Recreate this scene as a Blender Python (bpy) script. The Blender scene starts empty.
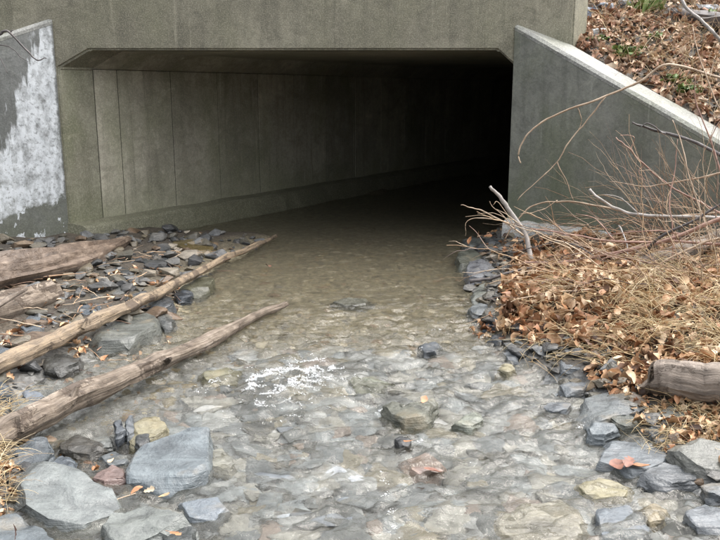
import bpy, bmesh, math, random
import numpy as np
from mathutils import Vector, Matrix, noise as mnoise

random.seed(7)
rng = np.random.default_rng(7)
R = math.radians
scene = bpy.context.scene
col = scene.collection

# ------------------------------------------------------------------ camera, sky, sun, exposure
CAM_Z, PITCH, F = 1.5, R(12.6), 800.0          # eye height, tilt, focal length in photo pixels
cam_data = bpy.data.cameras.new('camera')
cam_data.sensor_width = 36.0
cam_data.lens = 36.0 * F / 720.0
cam_data.clip_start, cam_data.clip_end = 0.05, 2000.0
cam = bpy.data.objects.new('camera', cam_data)
cam.location = (0, 0, CAM_Z)
cam.rotation_euler = (math.pi / 2 - PITCH, 0, 0)
col.objects.link(cam)
scene.camera = cam

world = bpy.data.worlds.new('World')
scene.world = world
world.use_nodes = True
wn, wl = world.node_tree.nodes, world.node_tree.links
wn.clear()
sky = wn.new('ShaderNodeTexSky')
sky.sky_type = 'NISHITA'
sky.sun_disc = False
SUN_EL, SUN_AZ = R(58), R(66)                 # veiled sun high on the right, over the road
sky.sun_elevation = SUN_EL
sky.sun_rotation = SUN_AZ
sky.dust_density = 6.0
sky.air_density = 1.0
hsv = wn.new('ShaderNodeHueSaturation')
hsv.inputs['Saturation'].default_value = 0.32  # overcast: a nearly white sky
bg = wn.new('ShaderNodeBackground')
bg.inputs['Strength'].default_value = 0.15
wo = wn.new('ShaderNodeOutputWorld')
wl.new(sky.outputs[0], hsv.inputs['Color'])
wl.new(hsv.outputs[0], bg.inputs['Color'])
wl.new(bg.outputs[0], wo.inputs['Surface'])

sun_data = bpy.data.lights.new('sun', 'SUN')
sun_data.energy = 1.5
sun_data.angle = R(140)
sun_data.color = (1.0, 0.99, 0.975)
sun = bpy.data.objects.new('sun', sun_data)
sdir = Vector((math.sin(SUN_AZ) * math.cos(SUN_EL), math.cos(SUN_AZ) * math.cos(SUN_EL), math.sin(SUN_EL)))
sun.rotation_euler = (-sdir).to_track_quat('-Z', 'Y').to_euler()
col.objects.link(sun)

scene.view_settings.view_transform = 'Standard'
scene.view_settings.look = 'None'
scene.view_settings.gamma = 1.0
scene.view_settings.exposure = 1.45
scene.cycles.transparent_max_bounces = 12
scene.cycles.max_bounces = 8
scene.cycles.diffuse_bounces = 5

# ------------------------------------------------------------------ survey helpers (photo sighting -> metres)
CP, SP = math.cos(PITCH), math.sin(PITCH)
def ray(px, py):
    u, v = (px - 360.0), (270.0 - py)
    return u, F * CP + v * SP, v * CP - F * SP
def spot(px, py, z=0.0):
    """point at height z seen in that direction"""
    x, y, w = ray(px, py)
    k = (z - CAM_Z) / w
    return Vector((x * k, y * k, z))
def at(px, py, Y):
    """point at distance Y seen in that direction"""
    x, y, w = ray(px, py)
    k = Y / y
    return Vector((x * k, Y, CAM_Z + w * k))

# ------------------------------------------------------------------ numpy noise
_perm = rng.permutation(256); _perm = np.concatenate([_perm, _perm, _perm])
_ga = rng.uniform(0, 2 * np.pi, 256); _gx, _gy = np.cos(_ga), np.sin(_ga)
def pnoise(x, y):
    x = np.asarray(x, float); y = np.asarray(y, float)
    xi = np.floor(x).astype(int); yi = np.floor(y).astype(int)
    xf, yf = x - xi, y - yi
    xi &= 255; yi &= 255
    u = xf * xf * xf * (xf * (xf * 6 - 15) + 10); v = yf * yf * yf * (yf * (yf * 6 - 15) + 10)
    def g(ix, iy, fx, fy):
        h = _perm[_perm[ix & 255] + (iy & 255)]
        return _gx[h] * fx + _gy[h] * fy
    n00, n10 = g(xi, yi, xf, yf), g(xi + 1, yi, xf - 1, yf)
    n01, n11 = g(xi, yi + 1, xf, yf - 1), g(xi + 1, yi + 1, xf - 1, yf - 1)
    a = n00 + u * (n10 - n00); b = n01 + u * (n11 - n01)
    return (a + v * (b - a)) * 1.5
def fbm(x, y, o=4, g=0.5):
    s, a = 0, 1.0
    for i in range(o):
        s = s + a * pnoise(x * 2 ** i + 17.3 * i, y * 2 ** i - 9.1 * i); a *= g
    return s
def sstep(a, b, x):
    t = np.clip((x - a) / (b - a), 0, 1); return t * t * (3 - 2 * t)

# ------------------------------------------------------------------ object helpers
def tag(o, label=None, cat=None, group=None, kind=None):
    if label: o['label'] = label
    if cat: o['category'] = cat
    if group: o['group'] = group
    if kind: o['kind'] = kind
    return o
def link(name, me, mat=None, parent=None, loc=None, rotz=0.0):
    o = bpy.data.objects.new(name, me)
    col.objects.link(o)
    if mat is not None and me is not None:
        me.materials.append(mat)
    if loc is not None: o.location = loc
    if rotz: o.rotation_euler = (0, 0, rotz)
    if parent is not None: o.parent = parent
    return o
def mesh(name, verts, faces, smooth=False):
    me = bpy.data.meshes.new(name)
    me.from_pydata([tuple(v) for v in verts], [], faces)
    me.update()
    if smooth: me.polygons.foreach_set('use_smooth', [True] * len(me.polygons))
    return me
def np_mesh(name, V, Fc, smooth=False):
    """V (n,3), Fc (m,k) with one k"""
    me = bpy.data.meshes.new(name)
    V = np.asarray(V, np.float32); Fc = np.asarray(Fc, np.int32)
    m, k = Fc.shape
    me.vertices.add(len(V)); me.vertices.foreach_set('co', V.ravel())
    me.loops.add(m * k); me.loops.foreach_set('vertex_index', Fc.ravel())
    me.polygons.add(m)
    me.polygons.foreach_set('loop_start', np.arange(0, m * k, k, dtype=np.int32))
    me.polygons.foreach_set('use_smooth', np.full(m, smooth))
    me.update(calc_edges=True)
    me.validate()
    return me
def grid_faces(nx, ny):
    i = np.arange(nx - 1)[:, None] * ny + np.arange(ny - 1)[None, :]
    i = i.ravel()
    return np.stack([i, i + ny, i + ny + 1, i + 1], 1)

# ------------------------------------------------------------------ materials
class NT:
    def __init__(s, name):
        s.m = bpy.data.materials.new(name); s.m.use_nodes = True
        s.t = s.m.node_tree; s.n = s.t.nodes; s.l = s.t.links; s.n.clear()
        s.out = s.n.new('ShaderNodeOutputMaterial')
    def node(s, typ, **kw):
        n = s.n.new(typ)
        for k, v in kw.items(): setattr(n, k, v)
        return n
    def put(s, sock, v):
        if isinstance(v, bpy.types.NodeSocket): s.l.new(v, sock)
        elif isinstance(v, tuple) and len(v) == 3 and sock.type == 'RGBA': sock.default_value = (*v, 1)
        else: sock.default_value = v
    def coord(s, kind='Object', scale=(1, 1, 1)):
        tc = s.node('ShaderNodeTexCoord'); mp = s.node('ShaderNodeMapping')
        s.l.new(tc.outputs[kind], mp.inputs[0]); mp.inputs['Scale'].default_value = scale
        return mp.outputs[0]
    def pos(s, scale=(1, 1, 1)):
        g = s.node('ShaderNodeNewGeometry'); mp = s.node('ShaderNodeMapping')
        s.l.new(g.outputs['Position'], mp.inputs[0]); mp.inputs['Scale'].default_value = scale
        return mp.outputs[0]
    def noise(s, vec, scale, detail=4, rough=0.55, dist=0.0):
        n = s.node('ShaderNodeTexNoise'); s.l.new(vec, n.inputs['Vector'])
        n.inputs['Scale'].default_value = scale; n.inputs['Detail'].default_value = detail
        n.inputs['Roughness'].default_value = rough; n.inputs['Distortion'].default_value = dist
        return n.outputs['Fac']
    def vor(s, vec, scale, out='Distance', feature='F1'):
        n = s.node('ShaderNodeTexVoronoi', feature=feature); s.l.new(vec, n.inputs['Vector'])
        n.inputs['Scale'].default_value = scale
        return n.outputs[out]
    def ramp(s, fac, stops, interp='LINEAR'):
        n = s.node('ShaderNodeValToRGB'); s.put(n.inputs[0], fac)
        n.color_ramp.interpolation = interp
        el = n.color_ramp.elements
        while len(el) < len(stops): el.new(0.5)
        for e, (p, c) in zip(el, stops):
            e.position = p; e.color = (*c, 1) if isinstance(c, tuple) else (c, c, c, 1)
        return n.outputs[0]
    def mix(s, fac, a, b, blend='MIX'):
        n = s.node('ShaderNodeMix', data_type='RGBA', blend_type=blend)
        s.put(n.inputs[0], fac); s.put(n.inputs[6], a); s.put(n.inputs[7], b)
        return n.outputs[2]
    def math(s, op, a, b=0.0, c=None, clamp=False):
        n = s.node('ShaderNodeMath', operation=op); n.use_clamp = clamp
        s.put(n.inputs[0], a); s.put(n.inputs[1], b)
        if c is not None: s.put(n.inputs[2], c)
        return n.outputs[0]
    def bump(s, h, strength=0.5, dist=0.01, normal=None):
        n = s.node('ShaderNodeBump'); s.put(n.inputs['Height'], h)
        n.inputs['Strength'].default_value = strength; n.inputs['Distance'].default_value = dist
        if normal is not None: s.l.new(normal, n.inputs['Normal'])
        return n.outputs[0]
    def bsdf(s, color, rough=0.7, normal=None, spec=0.5, **kw):
        b = s.node('ShaderNodeBsdfPrincipled')
        s.put(b.inputs['Base Color'], color); s.put(b.inputs['Roughness'], rough)
        s.put(b.inputs['Specular IOR Level'], spec)
        if normal is not None: s.l.new(normal, b.inputs['Normal'])
        for k, v in kw.items(): s.put(b.inputs[k], v)
        s.l.new(b.outputs[0], s.out.inputs['Surface'])
        return b
    def sep(s, vec):
        n = s.node('ShaderNodeSeparateXYZ'); s.l.new(vec, n.inputs[0]); return n.outputs

def mat_concrete(name, base, dark, aggregate=0.3, streak=0.5, algae=(0.10, 0.11, 0.055), rough=0.62, agg_scale=70, patch=None):
    t = NT(name); p = t.pos()
    big = t.noise(p, 1.1, 5, 0.6)
    c = t.mix(t.ramp(big, [(0.35, 0.0), (0.66, 1.0)]), tuple(v * 0.85 for v in dark), base)
    blot = t.noise(t.pos((1, 1, 1.3)), 4.2, 6, 0.7, 0.8)                     # blotches and old formwork patches
    c = t.mix(t.math('MULTIPLY', t.ramp(blot, [(0.52, 0.0), (0.60, 1.0)]), 0.45), c, tuple(v * 0.62 for v in dark))
    c = t.mix(t.math('MULTIPLY', t.ramp(blot, [(0.34, 1.0), (0.42, 0.0)]), 0.40), c, tuple(min(1, v * 1.35) for v in base))
    st = t.noise(t.pos((5.5, 5.5, 0.45)), 1.0, 5, 0.62, 0.6)              # run-down stains
    c = t.mix(t.math('MULTIPLY', t.ramp(st, [(0.48, 0.0), (0.72, 1.0)]), streak), c, tuple(v * 0.42 for v in dark))
    st2 = t.noise(t.pos((14, 14, 0.7)), 1.0, 4, 0.6, 0.3)                     # thin pale lime runs and dark drips
    c = t.mix(t.math('MULTIPLY', t.ramp(st2, [(0.62, 0.0), (0.70, 1.0)]), streak * 0.8), c, tuple(min(1, v * 1.45) for v in base))
    c = t.mix(t.math('MULTIPLY', t.ramp(st2, [(0.30, 1.0), (0.38, 0.0)]), streak), c, tuple(v * 0.5 for v in dark))
    al = t.noise(t.pos((1.4, 1.4, 0.8)), 1.3, 4, 0.6)
    c = t.mix(t.math('MULTIPLY', t.ramp(al, [(0.45, 0.0), (0.7, 1.0)]), 0.6), c, algae)
    z = t.sep(p)[2]                                                        # damp green band just above the stream
    low = t.math('MULTIPLY', t.ramp(t.math('ADD', z, t.math('MULTIPLY', big, 0.5)), [(0.3, 1.0), (0.95, 0.0)]), 0.65)
    c = t.mix(low, c, algae)
    sp = t.noise(p, agg_scale, 3, 0.7)
    c = t.mix(t.math('MULTIPLY', t.ramp(sp, [(0.5, 0.0), (0.62, 1.0)]), aggregate), c, tuple(min(1, v * 1.9) for v in base))
    c = t.mix(t.math('MULTIPLY', t.ramp(sp, [(0.36, 1.0), (0.48, 0.0)]), aggregate), c, tuple(v * 0.35 for v in dark))
    fine = t.noise(p, 22, 6, 0.7)
    c = t.mix(t.math('MULTIPLY', t.ramp(fine, [(0.35, 1.0), (0.55, 0.0)]), 0.35), c, tuple(v * 0.5 for v in dark))
    pit = t.ramp(t.vor(p, 26), [(0.02, 0.0), (0.12, 1.0)])
    h = t.math('ADD', t.math('MULTIPLY', sp, 0.4 + aggregate), t.math('MULTIPLY', fine, 0.7))
    h = t.math('ADD', h, t.math('MULTIPLY', pit, 0.3))
    nrm = t.bump(h, 0.55 if aggregate > 0.35 else 0.32, 0.012)
    rg = t.ramp(st, [(0.3, rough), (0.7, rough - 0.2)])
    oi = t.node('ShaderNodeObjectInfo'); rv = t.math('ADD', t.math('MULTIPLY', oi.outputs['Random'], 0.26), 0.87)
    cm = t.node('ShaderNodeCombineColor'); [t.l.new(rv, cm.inputs[i]) for i in range(3)]
    c = t.mix(1.0, c, cm.outputs[0], 'MULTIPLY')
    if patch:
        c, rg = patch(t, c, rg)
    t.bsdf(c, rg, nrm, 0.35)
    return t.m

def white_patch(t, c, rg):
    """flaking white coat near the joint; x runs along the wall from the joint, z up"""
    o = t.coord('Object'); x, y, z = t.sep(o)
    n = t.noise(o, 5.0, 6, 0.65); n2 = t.noise(t.coord('Object', (9, 9, 2.2)), 1.0, 3, 0.6)
    e = t.math('MULTIPLY', t.math('SUBTRACT', n, 0.5), 0.6)
    e2 = t.math('MULTIPLY', t.math('SUBTRACT', n2, 0.5), 0.75)
    # right limit
    soft = lambda v, w: t.math('DIVIDE', v, w, clamp=True)
    a = soft(t.math('SUBTRACT', t.math('ADD', x, t.math('MULTIPLY', e, 0.16)), 0.006), 0.02)
    lim = t.math('ADD', t.math('MULTIPLY', t.math('SUBTRACT', 2.05, z), 0.44), 0.12)
    b = soft(t.math('SUBTRACT', lim, t.math('ADD', x, e2)), 0.05)
    d = soft(t.math('SUBTRACT', t.math('ADD', z, t.math('ADD', e, t.math('MULTIPLY', x, 0.35))), 0.50), 0.06)
    big = t.math('GREATER_THAN', t.noise(t.coord('Object', (1.6, 1, 1)), 4.6, 4, 0.6), 0.585)            # stray islands lower down
    isl = t.math('MULTIPLY', big, t.math('GREATER_THAN', z, 0.1))
    isl = t.math('MULTIPLY', isl, t.math('LESS_THAN', z, 0.62))
    mask = t.math('MULTIPLY', t.math('MULTIPLY', a, b), d)
    mask = t.math('MAXIMUM', mask, isl)
    holes = t.noise(o, 30, 3, 0.6); holes2 = t.noise(t.coord('Object', (1, 1, 0.6)), 11, 5, 0.7)
    keep = t.math('MULTIPLY', t.ramp(holes, [(0.36, 0.45), (0.46, 1.0)]), t.ramp(holes2, [(0.34, 0.2), (0.56, 1.0)]))
    mask = t.math('MULTIPLY', mask, keep)
    wc = t.mix(t.noise(o, 9, 4), (0.42, 0.445, 0.46), (0.70, 0.725, 0.74))
    return t.mix(mask, c, wc), rg

M = {}
M['beam'] = mat_concrete('beam_concrete', (0.25, 0.235, 0.178), (0.165, 0.156, 0.115), 0.3, 0.5, (0.155, 0.155, 0.10), 0.75, 85)
M['wall'] = mat_concrete('culvert_wall_concrete', (0.42, 0.39, 0.315), (0.29, 0.275, 0.215), 0.14, 0.6, (0.175, 0.185, 0.11), 0.6)
M['reveal'] = mat_concrete('reveal_concrete', (0.29, 0.28, 0.215), (0.21, 0.20, 0.145), 0.2, 0.45, (0.145, 0.16, 0.085), 0.6)
M['wing'] = mat_concrete('wing_concrete', (0.25, 0.255, 0.22), (0.18, 0.186, 0.16), 0.09, 0.6, (0.13, 0.15, 0.085), 0.55)
M['wing_left'] = mat_concrete('wing_left_concrete', (0.19, 0.195, 0.185), (0.135, 0.14, 0.13), 0.16, 0.35, (0.12, 0.125, 0.08), 0.55, patch=white_patch)
M['coping'] = mat_concrete('coping_concrete', (0.25, 0.25, 0.23), (0.17, 0.172, 0.155), 0.3, 0.35, (0.17, 0.18, 0.12), 0.6)
M['joint'] = mat_concrete('dirty_joint', (0.07, 0.062, 0.045), (0.04, 0.037, 0.028), 0.1, 0.3, (0.05, 0.055, 0.03), 0.7)
M['footing'] = mat_concrete('footing_concrete', (0.24, 0.23, 0.175), (0.16, 0.155, 0.115), 0.3, 0.3, (0.135, 0.135, 0.085), 0.5)
M['spall'] = mat_concrete('spalled_footing', (0.62, 0.61, 0.58), (0.24, 0.235, 0.2), 0.3, 0.3, (0.45, 0.44, 0.41), 0.6)

def mat_stone(name, island=False, wet=0.3, ramp=None):
    t = NT(name)
    if island:
        g = t.node('ShaderNodeNewGeometry')
        tint = t.ramp(g.outputs['Random Per Island'], ramp, 'CONSTANT')
        o = t.pos()
    else:
        oi = t.node('ShaderNodeObjectInfo'); tint = oi.outputs['Color']
        tc = t.node('ShaderNodeTexCoord'); o = t.node('ShaderNodeVectorMath', operation='ADD')
        t.l.new(tc.outputs['Object'], o.inputs[0])
        sc = t.node('ShaderNodeVectorMath', operation='SCALE'); t.l.new(oi.outputs['Location'], sc.inputs[0]); sc.inputs['Scale'].default_value = 7.3
        t.l.new(sc.outputs[0], o.inputs[1]); o = o.outputs[0]
    n1 = t.noise(o, 9, 6, 0.65, 0.4); n2 = t.noise(o, 60, 4, 0.7)
    mp = t.node('ShaderNodeMapping'); t.l.new(o, mp.inputs[0]); mp.inputs['Scale'].default_value = (4, 22, 60); mp.inputs['Rotation'].default_value = (0.25, 0.18, 0.5)
    strata = t.noise(mp.outputs[0], 1.0, 4, 0.6, 0.5)
    c = t.mix(t.ramp(n1, [(0.3, 0.0), (0.7, 1.0)]), t.mix(1.0, tint, (0.42, 0.42, 0.42), 'MULTIPLY'), t.mix(1.0, tint, (1.15, 1.15, 1.12), 'MULTIPLY'))
    c = t.mix(t.math('MULTIPLY', t.ramp(strata, [(0.5, 0.0), (0.68, 1.0)]), 0.35), c, t.mix(1.0, tint, (1.5, 1.5, 1.45), 'MULTIPLY'))
    c = t.mix(t.math('MULTIPLY', t.ramp(n2, [(0.35, 1.0), (0.5, 0.0)]), 0.35), c, t.mix(1.0, tint, (0.45, 0.45, 0.45), 'MULTIPLY'))
    oc = t.noise(o, 4.5, 4, 0.6)                                            # ochre and silt staining
    c = t.mix(t.math('MULTIPLY', t.ramp(oc, [(0.58, 0.0), (0.72, 1.0)]), 0.4), c, (0.20, 0.15, 0.085))
    h = t.math('ADD', t.math('MULTIPLY', n1, 1.0), t.math('MULTIPLY', strata, 0.7)); h = t.math('ADD', h, t.math('MULTIPLY', n2, 0.25))
    t.bsdf(c, t.ramp(n1, [(0.35, wet), (0.7, wet + 0.25)]), t.bump(h, 0.9, 0.014), 0.4)
    return t.m
M['stone'] = mat_stone('wet_stone', wet=0.17)
GRAV = [(0.0, (0.075, 0.074, 0.072)), (0.16, (0.115, 0.112, 0.105)), (0.32, (0.045, 0.046, 0.047)), (0.46, (0.14, 0.118, 0.085)), (0.6, (0.085, 0.078, 0.062)), (0.74, (0.135, 0.138, 0.14)), (0.86, (0.13, 0.09, 0.06)), (0.95, (0.24, 0.21, 0.17))]
M['gravel'] = mat_stone('wet_gravel', True, 0.28, GRAV)
BEDR = [(0.0, (0.21, 0.165, 0.09)), (0.18, (0.12, 0.10, 0.06)), (0.34, (0.25, 0.215, 0.14)), (0.5, (0.15, 0.13, 0.09)), (0.64, (0.30, 0.265, 0.19)), (0.8, (0.21, 0.145, 0.09)), (0.92, (0.38, 0.34, 0.25))]
M['bed_stones'] = mat_stone('bed_stones', True, 0.5, BEDR)
FORE = [(0.0, (0.22, 0.245, 0.265)), (0.16, (0.16, 0.178, 0.195)), (0.32, (0.27, 0.27, 0.255)), (0.46, (0.115, 0.125, 0.132)), (0.6, (0.29, 0.305, 0.315)), (0.76, (0.22, 0.205, 0.165)), (0.86, (0.25, 0.21, 0.19)), (0.93, (0.085, 0.09, 0.092))]
M['riffle_stones'] = mat_stone('riffle_stones', True, 0.4, FORE)

def mat_ground():
    t = NT('ground_soil'); p = t.pos(); z = t.sep(p)[2]
    n = t.noise(p, 3.0, 6, 0.65); f = t.noise(p, 40, 4, 0.7); v = t.vor(p, 38, 'Color')
    vs = t.node('ShaderNodeSeparateColor'); t.l.new(v, vs.inputs[0])
    y_ = t.sep(p)[1]
    bed = t.ramp(vs.outputs[0], [(0.0, (0.11, 0.095, 0.06)), (0.5, (0.17, 0.145, 0.09)), (1.0, (0.24, 0.21, 0.14))])
    grey = t.ramp(vs.outputs[0], [(0.0, (0.095, 0.10, 0.10)), (0.5, (0.16, 0.163, 0.16)), (1.0, (0.245, 0.25, 0.245))])   # coarser grey shingle under the riffle
    bed = t.mix(t.ramp(t.math('MULTIPLY', t.math('ADD', y_, n), 0.1), [(0.46, 1.0), (0.56, 0.0)]), bed, grey)
    soil = t.ramp(n, [(0.3, (0.03, 0.026, 0.021)), (0.55, (0.06, 0.049, 0.037)), (0.75, (0.10, 0.08, 0.058))])
    c = t.mix(t.ramp(t.math('ADD', z, t.math('MULTIPLY', n, 0.06)), [(0.02, 0.0), (0.1, 1.0)]), bed, soil)
    c = t.mix(t.math('MULTIPLY', t.ramp(f, [(0.35, 1.0), (0.55, 0.0)]), 0.5), c, (0.03, 0.026, 0.02))
    h = t.math('ADD', t.math('MULTIPLY', f, 0.5), t.vor(p, 38))
    t.bsdf(c, 0.7, t.bump(h, 0.7, 0.015), 0.35)
    return t.m
M['ground'] = mat_ground()

def mat_water():
    t = NT('stream_water'); p = t.pos()
    a = t.noise(t.pos((1.0, 1.5, 1)), 26, 3, 0.55, 0.7); b = t.noise(p, 75, 2, 0.5, 0.3)
    nrm = t.bump(t.math('ADD', a, t.math('MULTIPLY', b, 0.35)), 0.6, 0.012)
    gl = t.node('ShaderNodeBsdfGlass'); gl.inputs['IOR'].default_value = 1.36; gl.inputs['Roughness'].default_value = 0.05
    gl.inputs[0].default_value = (0.95, 0.945, 0.915, 1); t.l.new(nrm, gl.inputs['Normal'])
    silt = t.node('ShaderNodeBsdfDiffuse'); silt.inputs[0].default_value = (0.29, 0.275, 0.22, 1)
    m0 = t.node('ShaderNodeMixShader'); m0.inputs[0].default_value = 0.06
    t.l.new(gl.outputs[0], m0.inputs[1]); t.l.new(silt.outputs[0], m0.inputs[2])
    t.l.new(m0.outputs[0], t.out.inputs['Surface'])
    return t.m
M['water'] = mat_water()
def mat_foam():
    t = NT('water_foam'); p = t.pos()
    n = t.noise(p, 60, 4, 0.65)
    t.bsdf(t.mix(n, (0.7, 0.72, 0.73), (0.9, 0.92, 0.93)), 0.3, None, 0.5)
    return t.m
M['foam'] = mat_foam()

def mat_wood(name, stops, axis_scale=(2.5, 30, 30), rough=0.55, bstr=0.9, bark=0.85):
    t = NT(name); o = t.coord('Generated')
    uv = t.coord('UV', axis_scale); ob = t.coord('Object')
    uv2 = t.coord('UV', (axis_scale[0] * 2.2, axis_scale[1] * 5, 1))
    n = t.noise(uv, 1.0, 6, 0.65, 0.5); f = t.noise(ob, 14, 5, 0.65); g = t.noise(uv2, 1.0, 5, 0.7, 0.3)
    fac = t.math('ADD', t.math('MULTIPLY', n, 0.5), t.math('MULTIPLY', f, 0.4)); fac = t.math('ADD', fac, t.math('MULTIPLY', g, 0.45)); fac = t.math('SUBTRACT', fac, 0.175)
    c = t.ramp(fac, stops)
    bk = t.ramp(t.noise(ob, 5.5, 6, 0.7, 0.3), [(0.53, 0.0), (0.57, 1.0)])           # scraps of dark bark left on
    bc = t.mix(t.noise(ob, 40, 4, 0.7), (0.03, 0.022, 0.017), (0.12, 0.085, 0.06))
    c = t.mix(t.math('MULTIPLY', bk, bark), c, bc)
    cr = t.ramp(g, [(0.30, 1.0), (0.37, 0.0)])                                          # drying cracks
    c = t.mix(t.math('MULTIPLY', cr, 0.8), c, (0.02, 0.015, 0.012))
    h = t.math('ADD', n, t.math('MULTIPLY', f, 0.6)); h = t.math('ADD', h, t.math('MULTIPLY', g, 0.9)); h = t.math('ADD', h, t.math('MULTIPLY', bk, 0.7 * bark))
    t.bsdf(c, rough, t.bump(h, bstr, 0.012), 0.4)
    return t.m
M['drift'] = mat_wood('weathered_log', [(0.32, (0.035, 0.028, 0.022)), (0.45, (0.11, 0.083, 0.06)), (0.55, (0.20, 0.16, 0.122)), (0.70, (0.38, 0.325, 0.27))], (3.0, 10, 1), bark=.9)
M['brown_log'] = mat_wood('split_brown_log', [(0.30, (0.04, 0.026, 0.018)), (0.45, (0.085, 0.06, 0.043)), (0.57, (0.155, 0.115, 0.085)), (0.74, (0.30, 0.245, 0.195))], (3.5, 7, 1), bark=.5)
M['pole'] = mat_wood('peeled_pole', [(0.32, (0.08, 0.06, 0.042)), (0.46, (0.19, 0.145, 0.10)), (0.6, (0.31, 0.235, 0.155)), (0.74, (0.46, 0.37, 0.26))], (4.0, 8, 1), bark=.8)
M['grey_log'] = mat_wood('grey_log', [(0.30, (0.055, 0.043, 0.034)), (0.46, (0.18, 0.145, 0.115)), (0.6, (0.30, 0.25, 0.205)), (0.74, (0.46, 0.40, 0.34))], (3.0, 9, 1), bark=.6)
M['end_wood'] = mat_wood('broken_end_wood', [(0.3, (0.10, 0.07, 0.05)), (0.5, (0.26, 0.20, 0.145)), (0.7, (0.42, 0.35, 0.27))], (6, 6, 1))

def mat_twig(name, a, b):
    t = NT(name); o = t.coord('Object'); n = t.noise(o, 12, 4, 0.6)
    oi = t.node('ShaderNodeObjectInfo')
    c = t.mix(t.ramp(n, [(0.35, 0.0), (0.65, 1.0)]), a, b)
    c = t.mix(t.math('MULTIPLY', oi.outputs['Random'], 0.35), c, t.mix(1.0, c, (0.55, 0.5, 0.5), 'MULTIPLY'))
    t.bsdf(c, 0.55, t.bump(n, 0.5, 0.004), 0.4)
    return t.m
M['twig_tan'] = mat_twig('tan_twig', (0.27, 0.19, 0.125), (0.46, 0.36, 0.26))
M['twig_red'] = mat_twig('reddish_bramble', (0.23, 0.125, 0.095), (0.40, 0.26, 0.20))
M['twig_dark'] = mat_twig('dark_twig', (0.045, 0.04, 0.04), (0.13, 0.115, 0.11))
M['twig_grey'] = mat_twig('grey_twig', (0.22, 0.20, 0.18), (0.42, 0.39, 0.36))
M['twig_straw'] = mat_twig('straw_stem', (0.42, 0.32, 0.17), (0.62, 0.50, 0.31))

def mat_island(name, ramp, rough=0.5, scale=45, trans=0.0, var=0.5):
    t = NT(name); g = t.node('ShaderNodeNewGeometry')
    c = t.ramp(g.outputs['Random Per Island'], ramp, 'CONSTANT')
    n = t.noise(t.pos(), scale, 4, 0.6)
    c = t.mix(t.math('MULTIPLY', t.ramp(n, [(0.35, 1.0), (0.6, 0.0)]), var), c, t.mix(1.0, c, (0.45, 0.38, 0.33), 'MULTIPLY'))
    t.bsdf(c, rough, t.bump(n, 0.3, 0.004), 0.4)
    return t.m
LEAF = [(0.0, (0.44, 0.26, 0.135)), (0.13, (0.29, 0.14, 0.068)), (0.27, (0.54, 0.37, 0.215)), (0.42, (0.15, 0.08, 0.045)), (0.52, (0.48, 0.30, 0.17)), (0.64, (0.64, 0.49, 0.33)), (0.76, (0.36, 0.18, 0.085)), (0.87, (0.52, 0.35, 0.22)), (0.95, (0.085, 0.05, 0.033))]
LEAF2 = [(0.0, (0.44, 0.28, 0.18)), (0.15, (0.32, 0.175, 0.11)), (0.3, (0.55, 0.39, 0.265)), (0.45, (0.20, 0.12, 0.08)), (0.54, (0.47, 0.30, 0.195)), (0.66, (0.66, 0.52, 0.385)), (0.8, (0.35, 0.195, 0.12)), (0.93, (0.11, 0.075, 0.055))]
STRAW = [(0.0, (0.50, 0.39, 0.22)), (0.2, (0.36, 0.27, 0.14)), (0.4, (0.58, 0.47, 0.28)), (0.6, (0.44, 0.31, 0.155)), (0.8, (0.30, 0.21, 0.12)), (0.92, (0.62, 0.53, 0.36))]
GREEN = [(0.0, (0.075, 0.13, 0.03)), (0.3, (0.12, 0.19, 0.045)), (0.6, (0.16, 0.22, 0.06)), (0.85, (0.06, 0.10, 0.03))]
TWG = [(0.0, (0.32, 0.205, 0.125)), (0.25, (0.45, 0.315, 0.195)), (0.5, (0.22, 0.14, 0.10)), (0.7, (0.48, 0.38, 0.27)), (0.9, (0.12, 0.085, 0.07))]
M['leaf'] = mat_island('dry_leaves', LEAF, 0.5)
M['leaf_bank'] = mat_island('bank_leaves', LEAF2, 0.55)
M['straw'] = mat_island('dry_grass_blades', STRAW, 0.5, 25, 0, 0.3)
M['green'] = mat_island('green_leaves', GREEN, 0.45)
M['twigs'] = mat_island('fine_twigs', TWG, 0.55)
def mat_one(name, c, rough=0.45):
    t = NT(name); n = t.noise(t.coord('Object'), 30, 4, 0.6)
    t.bsdf(t.mix(t.ramp(n, [(0.35, 0.0), (0.65, 1.0)]), tuple(v * 0.55 for v in c), c), rough, t.bump(n, 0.4, 0.004), 0.4)
    return t.m
M['leaf_orange'] = mat_one('orange_leaf', (0.40, 0.19, 0.09)); M['leaf_red'] = mat_one('red_leaf', (0.24, 0.11, 0.075))
M['leaf_pale'] = mat_one('pale_leaf', (0.58, 0.47, 0.33)); M['leaf_tan'] = mat_one('tan_leaf', (0.46, 0.32, 0.18))

# ------------------------------------------------------------------ the lie of the land
YF = 7.8                                                 # face of the headwall
XL, XR = at(58, 68, YF).x, at(515, 60, YF).x             # sides of the culvert mouth
DX, DY = 0.545, 0.839                                    # the culvert runs off to the right
def shore(pts):
    P = sorted([tuple(spot(x, y)[:2]) for x, y in pts], key=lambda p: p[1])
    return np.array([p[1] for p in P]), np.array([p[0] for p in P])
LSY, LSX = shore([(275, 238), (215, 262), (178, 297), (165, 325), (120, 345), (60, 372), (25, 400), (16, 440), (36, 470), (25, 510), (0, 545), (-60, 620)])
RSY, RSX = shore([(478, 240), (478, 290), (492, 326), (540, 366), (600, 400), (650, 440), (690, 475), (735, 520), (790, 600)])
def xl(y): return np.where(y > LSY[-1], LSX[-1] - 1.6 * sstep(-.1, .3, y - LSY[-1]) + (y - LSY[-1]) * DX / DY, np.interp(y, LSY, LSX))
def xr(y): return np.where(y > RSY[-1], RSX[-1] + (y - RSY[-1]) * DX / DY, np.interp(y, RSY, RSX))
pile = spot(560, 300, 0.15); pile2 = spot(655, 300, 0.3)
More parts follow.
